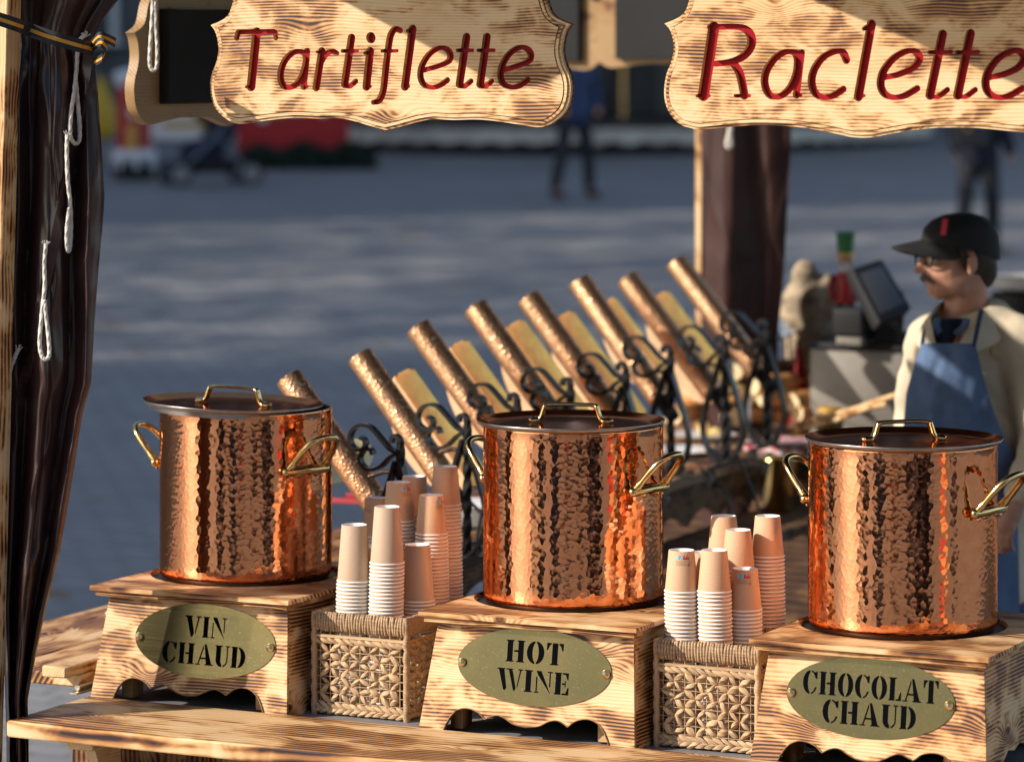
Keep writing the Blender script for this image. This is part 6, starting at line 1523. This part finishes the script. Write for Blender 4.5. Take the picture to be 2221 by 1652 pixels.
# pushchair
pc = thing('pushchair', 'dark folding pushchair parked by the red letter box', 'pushchair', T(gpos(458, 40)) @ RZ(0.35))
for s in (-0.24, 0.24):
    part('frame_tube', MB().tube(catmull([(-0.42, s, 0.18), (-0.05, s, 0.52), (0.18, s, 0.80), (0.34, s, 1.02)], 5), 0.016, 8).mesh('frame_tube', 'stool_tube'), pc)
    part('frame_tube', MB().tube(catmull([(0.40, s, 0.14), (0.12, s, 0.45), (-0.05, s, 0.62)], 5), 0.016, 8).mesh('frame_tube', 'stool_tube'), pc)
for (x_, s) in ((-0.42, -0.26), (-0.42, 0.26), (0.40, -0.26), (0.40, 0.26)):
    wh = part('wheel', MB().tube([(0.12 * math.cos(a), 0, 0.12 * math.sin(a)) for a in np.linspace(0, 2 * math.pi, 25)[:-1]], 0.022, 8, closed=True).mesh('wheel', 'black_plastic'), pc, T(x_, s, 0.14))
    part('hub', MB().lathe([(0.10, -0.008), (0.10, 0.008)], 16, M=RX(math.pi / 2)).mesh('hub', 'stool_tube'), wh)
part('seat', remeshed(MB().limb([(-0.22, 0, 0.36), (0.0, 0, 0.40), (0.14, 0, 0.66), (0.18, 0, 0.80)], [0.16, 0.18, 0.17, 0.14]), 'seat', 'navy_knit', 0.02, 3), pc)
part('hood', remeshed(MB().ball((0.03, 0, 0.86), (0.24, 0.24, 0.20), 16, 10), 'hood', 'navy_knit', 0.02, 2), pc)
part('basket', bevelled(MB().box(-0.25, 0.25, -0.2, 0.2, 0.14, 0.30), 'basket', 'black_plastic', 0.03, 2), pc)
# pale barrier panel behind
bp_ = thing('barrier_panel', 'pale barrier panel with a gold strip behind the pushchair', 'barrier', T(gpos(395, 43.5)))
bx('panel', bp_, 'painted_white', -0.75, 0.9, -0.03, 0.03, 0.32, 0.70); bx('gold_strip', bp_, 'gold_paint', -0.25, 0.35, -0.036, -0.0305, 0.46, 0.55); bx('red_top', bp_, 'red_paint', -0.75, 1.3, -0.03, 0.03, 0.705, 0.95)
for s in (-0.7, 0.85): bx('foot', bp_, 'black_plastic', s - 0.04, s + 0.04, -0.2, 0.2, 0.0, 0.319)
# red painted panel edged with fir
rp = thing('festive_hoarding', 'red decorated hoarding edged with dark fir garland', 'hoarding', T(gpos(632, 43)) @ RZ(0.10))
bx('panel', rp, 'red_paint', -0.66, 0.70, -0.03, 0.03, 0.16, 1.0)
for (x_, z_, m_) in ((-0.15, 0.72, 'gold_paint'), (0.12, 0.78, 'blue_jacket'), (-0.35, 0.66, 'china'), (0.38, 0.74, 'china')):
    part('painted_motif', remeshed(MB().ball((x_, -0.045, z_), (0.09, 0.015, 0.11), 14, 8), 'painted_motif', m_, 0.012, 2), rp)
fg = MB()
for k in range(2600):
    x_ = rng.uniform(-0.85, 1.0); zt = 0.27 + 0.06 * math.sin(x_ * 11) - 0.30 * max(0, -x_ - 0.3); z_ = rng.uniform(0, max(0.1, zt)); p = Vector((x_, rng.uniform(-0.28, -0.04), z_))
    d = Vector((rng.gauss(0, 1), rng.gauss(0, 1), rng.gauss(0, 1))).normalized() * 0.07; e = d.cross(Vector((rng.gauss(0, 1), 1, 0))).normalized() * 0.012
    fg.add([p - d - e, p - d + e, p + d], [(0, 1, 2)])
part('fir_garland', fg.mesh('fir_garland', 'fir', None), rp, None, None, 'stuff')
# carousel: round platform with pale fringe
cr0 = Vector((0.9, 50.5, ground_z(46)))
ca = thing('carousel', 'dark carousel platform with pale scalloped skirt across the square', 'carousel', T(cr0))
part('platform', MB().lathe([(4.95, 0.30), (5.0, 0.34), (5.0, 0.42), (4.9, 0.44), (0, 0.44)], 96, cap1=False).mesh('platform', 'carousel_dark', 40), ca)
rows = []
for k in range(241):
    a = math.pi + math.pi * k / 240; dp = 0.12 + 0.05 * abs(math.sin(k * math.pi / 6)); rows.append([(4.98 * math.cos(a), 4.98 * math.sin(a), 0.335), (5.04 * math.cos(a), 5.04 * math.sin(a), 0.32), (5.05 * math.cos(a), 5.05 * math.sin(a), 0.30 - dp), (5.0 * math.cos(a), 5.0 * math.sin(a), 0.30 - dp)])
part('skirt', MB().grid(rows, closed_u=True).mesh('skirt', 'carousel_cream', 50), ca)
part('base_ring', MB().lathe([(4.7, -0.1), (4.7, 0.33)], 64).mesh('base_ring', 'black_plastic', 40), ca)
part('centre_drum', MB().lathe([(1.6, 0.441), (1.6, 3.4), (1.2, 3.5)], 16).mesh('centre_drum', 'carousel_dark', 20), ca)
part('canopy', MB().lathe([(5.3, 3.2), (5.3, 3.7), (0.1, 5.2)], 48).mesh('canopy', 'carousel_dark', 30), ca)
for k in range(10):
    a = math.pi + 0.2 + k * 0.30; part('pole', MB().tube([(4.2 * math.cos(a), 4.2 * math.sin(a), 0.441), (4.2 * math.cos(a), 4.2 * math.sin(a), 3.3)], 0.03, 8).mesh('pole', 'brass'), ca)
for k in range(5):
    a = math.pi + 0.5 + k * 0.52; h_ = MB(); 
    h_.limb([(-0.45, 0, 0.0), (0, 0, -0.03), (0.38, 0, 0.04)], [0.18, 0.19, 0.17]); h_.limb([(0.40, 0, 0.06), (0.62, 0, 0.40), (0.66, 0, 0.52)], [0.14, 0.09, 0.08]); h_.limb([(0.66, 0, 0.52), (0.88, 0, 0.40)], [0.085, 0.05])
    for (x_, s, fx) in ((-0.42, -0.09, -0.6), (-0.42, 0.09, -0.35), (0.34, -0.09, 0.6), (0.34, 0.09, 0.3)): h_.limb([(x_, s, -0.1), ((x_ + fx) / 2 + 0.05, s, -0.40), (fx, s, -0.62)], [0.075, 0.05, 0.04])
    h_.limb([(-0.58, 0, 0.05), (-0.75, 0, -0.25)], [0.06, 0.03])
    part('wooden_horse', remeshed(h_, 'wooden_horse', 'carousel_cream' if k % 2 else 'carousel_dark', 0.03, 3), ca, T(4.1 * math.cos(a), 4.1 * math.sin(a), 1.25) @ RZ(a + math.pi / 2))
# arcaded building closing the square
def facade(name, label, M, width, height, m, nx, nz, dep=6.0, roof=True, sill0=1.2):
    b = thing(name, label, 'building', M)
    part('wall', bevelled(MB().box(-width / 2, width / 2, 0.3, dep, -1.0, height), 'wall', m, 0.02, 1), b)
    cw = width / nx; fh = (height - 0.6) / nz
    pane = bevelled(MB().box(-0.5, 0.5, 0.16, 0.30, 0, 1.7), 'window', 'screen', 0.02, 1); fr = MB().box(-0.62, -0.5, 0.05, 0.3, -0.12, 1.82).box(0.5, 0.62, 0.05, 0.3, -0.12, 1.82).box(-0.5, 0.5, 0.05, 0.3, 1.70, 1.82).box(-0.72, 0.72, 0.0, 0.3, -0.2, -0.121); frm = bevelled(fr, 'frame', 'painted_white', 0.01, 1)
    for i in range(nx):
        part('pilaster', bevelled(MB().box(-0.18, 0.18, 0.12, 0.3, -1.0, height - 0.3), 'pilaster', 'stone_wall', 0.02, 1), b, T(-width / 2 + cw * i + 0.2, 0, 0)) if i % 2 == 0 else None
        for j in range(nz): w = part('window', pane, b, T(-width / 2 + cw * (i + 0.5) + 0.1, 0.001 * i, sill0 + fh * j)); part('frame', frm, w)
    if roof: part('roof', MB().add([(-width / 2 - 0.4, -0.3, height), (width / 2 + 0.4, -0.3, height), (width / 2 + 0.4, dep + 0.4, height), (-width / 2 - 0.4, dep + 0.4, height), (-width / 2, dep / 2, height + 2.6), (width / 2, dep / 2, height + 2.6)], [(0, 1, 5, 4), (2, 3, 4, 5), (1, 2, 5), (3, 0, 4), (3, 2, 1, 0)]).mesh('roof', 'roof_tile', None), b)
    return b
facade('town_house', 'grey stone building with pale pilasters behind the letter box', T(-11.0, 60, ground_z(60)), 24, 13, 'stone_grey', 10, 3)
facade('town_house', 'dark stone building beyond the carousel', T(13.5, 66, ground_z(66)), 24, 15, 'stone_grey', 9, 4)
# out-of-view houses and trees, added sunward to shade and dapple the square
def shade_house(Y0, Y1, X, h, label, m='plaster_warm'):
    facade('town_house', label, T(X, (Y0 + Y1) / 2, 0.0) @ RZ(math.pi / 2), Y1 - Y0, h, m, max(1, int((Y1 - Y0) / 2.6)), 4, 2.5)
shade_house(4.0, 12.4, -32, 24, 'unseen warm plaster town house added to shade the near square')
shade_house(25.2, 60.0, -32, 25, 'unseen long grey stone house row added to shade the far square', 'stone_grey')
def tree(loc, h, cr, label, n=5200, seed=1, name='shade_plane_tree'):
    r = random.Random(seed); t = thing(name, label, 'tree', T(loc))
    tk = MB().limb([(0, 0, -0.2), (0.05, 0, h * 0.25), (0.0, 0.1, h * 0.45)], [0.26, 0.20, 0.15], 12); tips = []
    for k in range(9):
        a = k * 2.4; d = Vector((math.cos(a), math.sin(a), 0)); p0 = Vector((0, 0.05, h * (0.34 + 0.012 * k))); p1 = p0 + d * cr * 0.42 + Z * h * (0.12 + 0.04 * k); p2 = p1 + d * cr * 0.35 + Z * h * (0.06 + 0.14 * r.random())
        tk.limb([p0, p1, p2], [0.10, 0.06, 0.03], 8); tips += [p1, p2, (p1 + p2) / 2 + Vector((r.gauss(0, .5), r.gauss(0, .5), r.random()))]
    part('trunk', tk.mesh('trunk', 'bark', 50), t); lf = MB()
    for k in range(n):
        c = r.choice(tips); p = c + Vector((r.gauss(0, cr * 0.17), r.gauss(0, cr * 0.17), r.gauss(0, cr * 0.15))); d = Vector((r.gauss(0, 1), r.gauss(0, 1), r.gauss(0, 1))).normalized(); e = d.orthogonal().normalized() * r.uniform(0.06, 0.12); g = d.cross(e).normalized() * r.uniform(0.06, 0.12)
        lf.add([p - e, p + g, p + e, p - g], [(0, 1, 2, 3)])
    part('crown', lf.mesh('crown', 'leaf', None), t, None, None, 'stuff')
for k, (ty, hh, lab) in enumerate(((17.2, 16.5, 'unseen tall brown-leaved plane tree added for shade beside the plaster house'), (21.0, 17.5, 'unseen tallest brown-leaved plane tree of the row added for shade'), (24.6, 16.0, 'unseen brown-leaved plane tree added for shade in the middle of the row'), (28.4, 17.0, 'unseen brown-leaved plane tree added for shade before the long house row'))):
    tree((-20 + 0.8 * (k % 2), ty, 0.2), hh, 4.6, lab, n=3600, seed=3 + k)
# behind the viewer: stalls and houses that the copper mirrors
def chalet(loc, rz, label, aw):
    c = thing('market_chalet', label, 'chalet', T(loc) @ RZ(rz))
    bx('front_wall', c, 'wood_brown', -1.5, 1.5, -0.05, 0.05, 0, 1.05); bx('back_wall', c, 'wood_dark', -1.5, 1.5, 1.95, 2.05, 0, 2.4); bx('side_wall', c, 'wood_brown', -1.5, -1.42, 0.051, 1.949, 0, 2.4); bx('side_wall', c, 'wood_brown', 1.42, 1.5, 0.051, 1.949, 0, 2.4)
    bx('shelf', c, 'wood_pale', -1.6, 1.6, -0.35, 0.1, 1.052, 1.09)
    part('roof', bevelled(MB().add([(-1.8, -0.5, 2.4), (1.8, -0.5, 2.4), (1.8, 2.3, 2.4), (-1.8, 2.3, 2.4), (-1.8, 0.9, 3.3), (1.8, 0.9, 3.3)], [(0, 1, 5, 4), (2, 3, 4, 5), (1, 2, 5), (3, 0, 4), (3, 2, 1, 0)]), 'roof', 'roof_tile', 0.02, 1), c)
    part('awning', MB().add([(-1.7, -0.5, 2.38), (1.7, -0.5, 2.38), (1.7, -1.2, 2.05), (-1.7, -1.2, 2.05), (1.7, -1.2, 1.85), (-1.7, -1.2, 1.85)], [(0, 1, 2, 3), (3, 2, 4, 5)]).mesh('awning', aw, None), c)
chalet((-6.5, -9, 0), math.pi - 0.15, 'brown market chalet with red awning facing the stall', 'awning_red')
chalet((-1.0, -11, 0), math.pi, 'brown market chalet with white awning facing the stall', 'painted_white')
chalet((5.0, -8, 0), math.pi + 0.2, 'brown market chalet with dark awning facing the stall', 'pvc')
facade('town_house', 'tall pale plaster house behind the opposite chalets', T(0, -26, 0) @ RZ(math.pi), 44, 15, 'plaster_warm', 14, 4)
sh1 = figure('person', 'unseen shopper in a blue jacket added for the copper to mirror', (-1.9, 3.0, 0), 2.7, ('blue_jacket', 'jeans', 'shoe', 'hair'), stand, voxel=0.03)  # shoppers added out of view to put upright stripes in the copper
sh2 = figure('person', 'unseen walking shopper in a red coat added for the copper to mirror', (-0.95, 1.6, 0), 1.4, ('awning_red', 'dark_trousers', 'shoe', 'hair'), walk, voxel=0.03)
for src, (x_, y_), rz_, lab in ((sh1, (-0.9, -2.2), 3.0, 'second unseen shopper in blue added before the white-awninged chalet'), (sh1, (2.5, 3.6), 2.2, 'third unseen shopper in blue added near the dark-awninged chalet'), (sh2, (-5.0, 4.2), 0.4, 'second unseen red-coated shopper added, walking towards the red-awninged chalet'),
        (p2_, (0.95, 2.3), 3.3, 'unseen added shopper in navy coat facing the stall'), (p2_, (4.6, 5.2), 1.8, 'unseen added shopper in navy coat passing the stall side'), (p2_, (1.45, 4.6), 3.6, 'unseen added shopper in navy coat close before the HOT WINE box'), (p2_, (1.95, 4.9), 2.9, 'second unseen added navy-coated shopper at the counter front'),
        (p2_, (-2.5, 5.0), 2.4, 'unseen added navy-coated shopper beside the front curtain'), (sh2, (2.75, 5.6), 2.6, 'unseen added red-coated shopper close before the CHOCOLAT CHAUD box'), (sh1, (-1.5, 4.4), 2.8, 'unseen added blue-jacketed shopper close before the VIN CHAUD box')):
    c = copy_tree(src); c.location = (x_, y_, 0.0); c.rotation_euler = (0, 0, rz_); c['label'] = lab; c['group'] = 'unseen shoppers added for reflections'
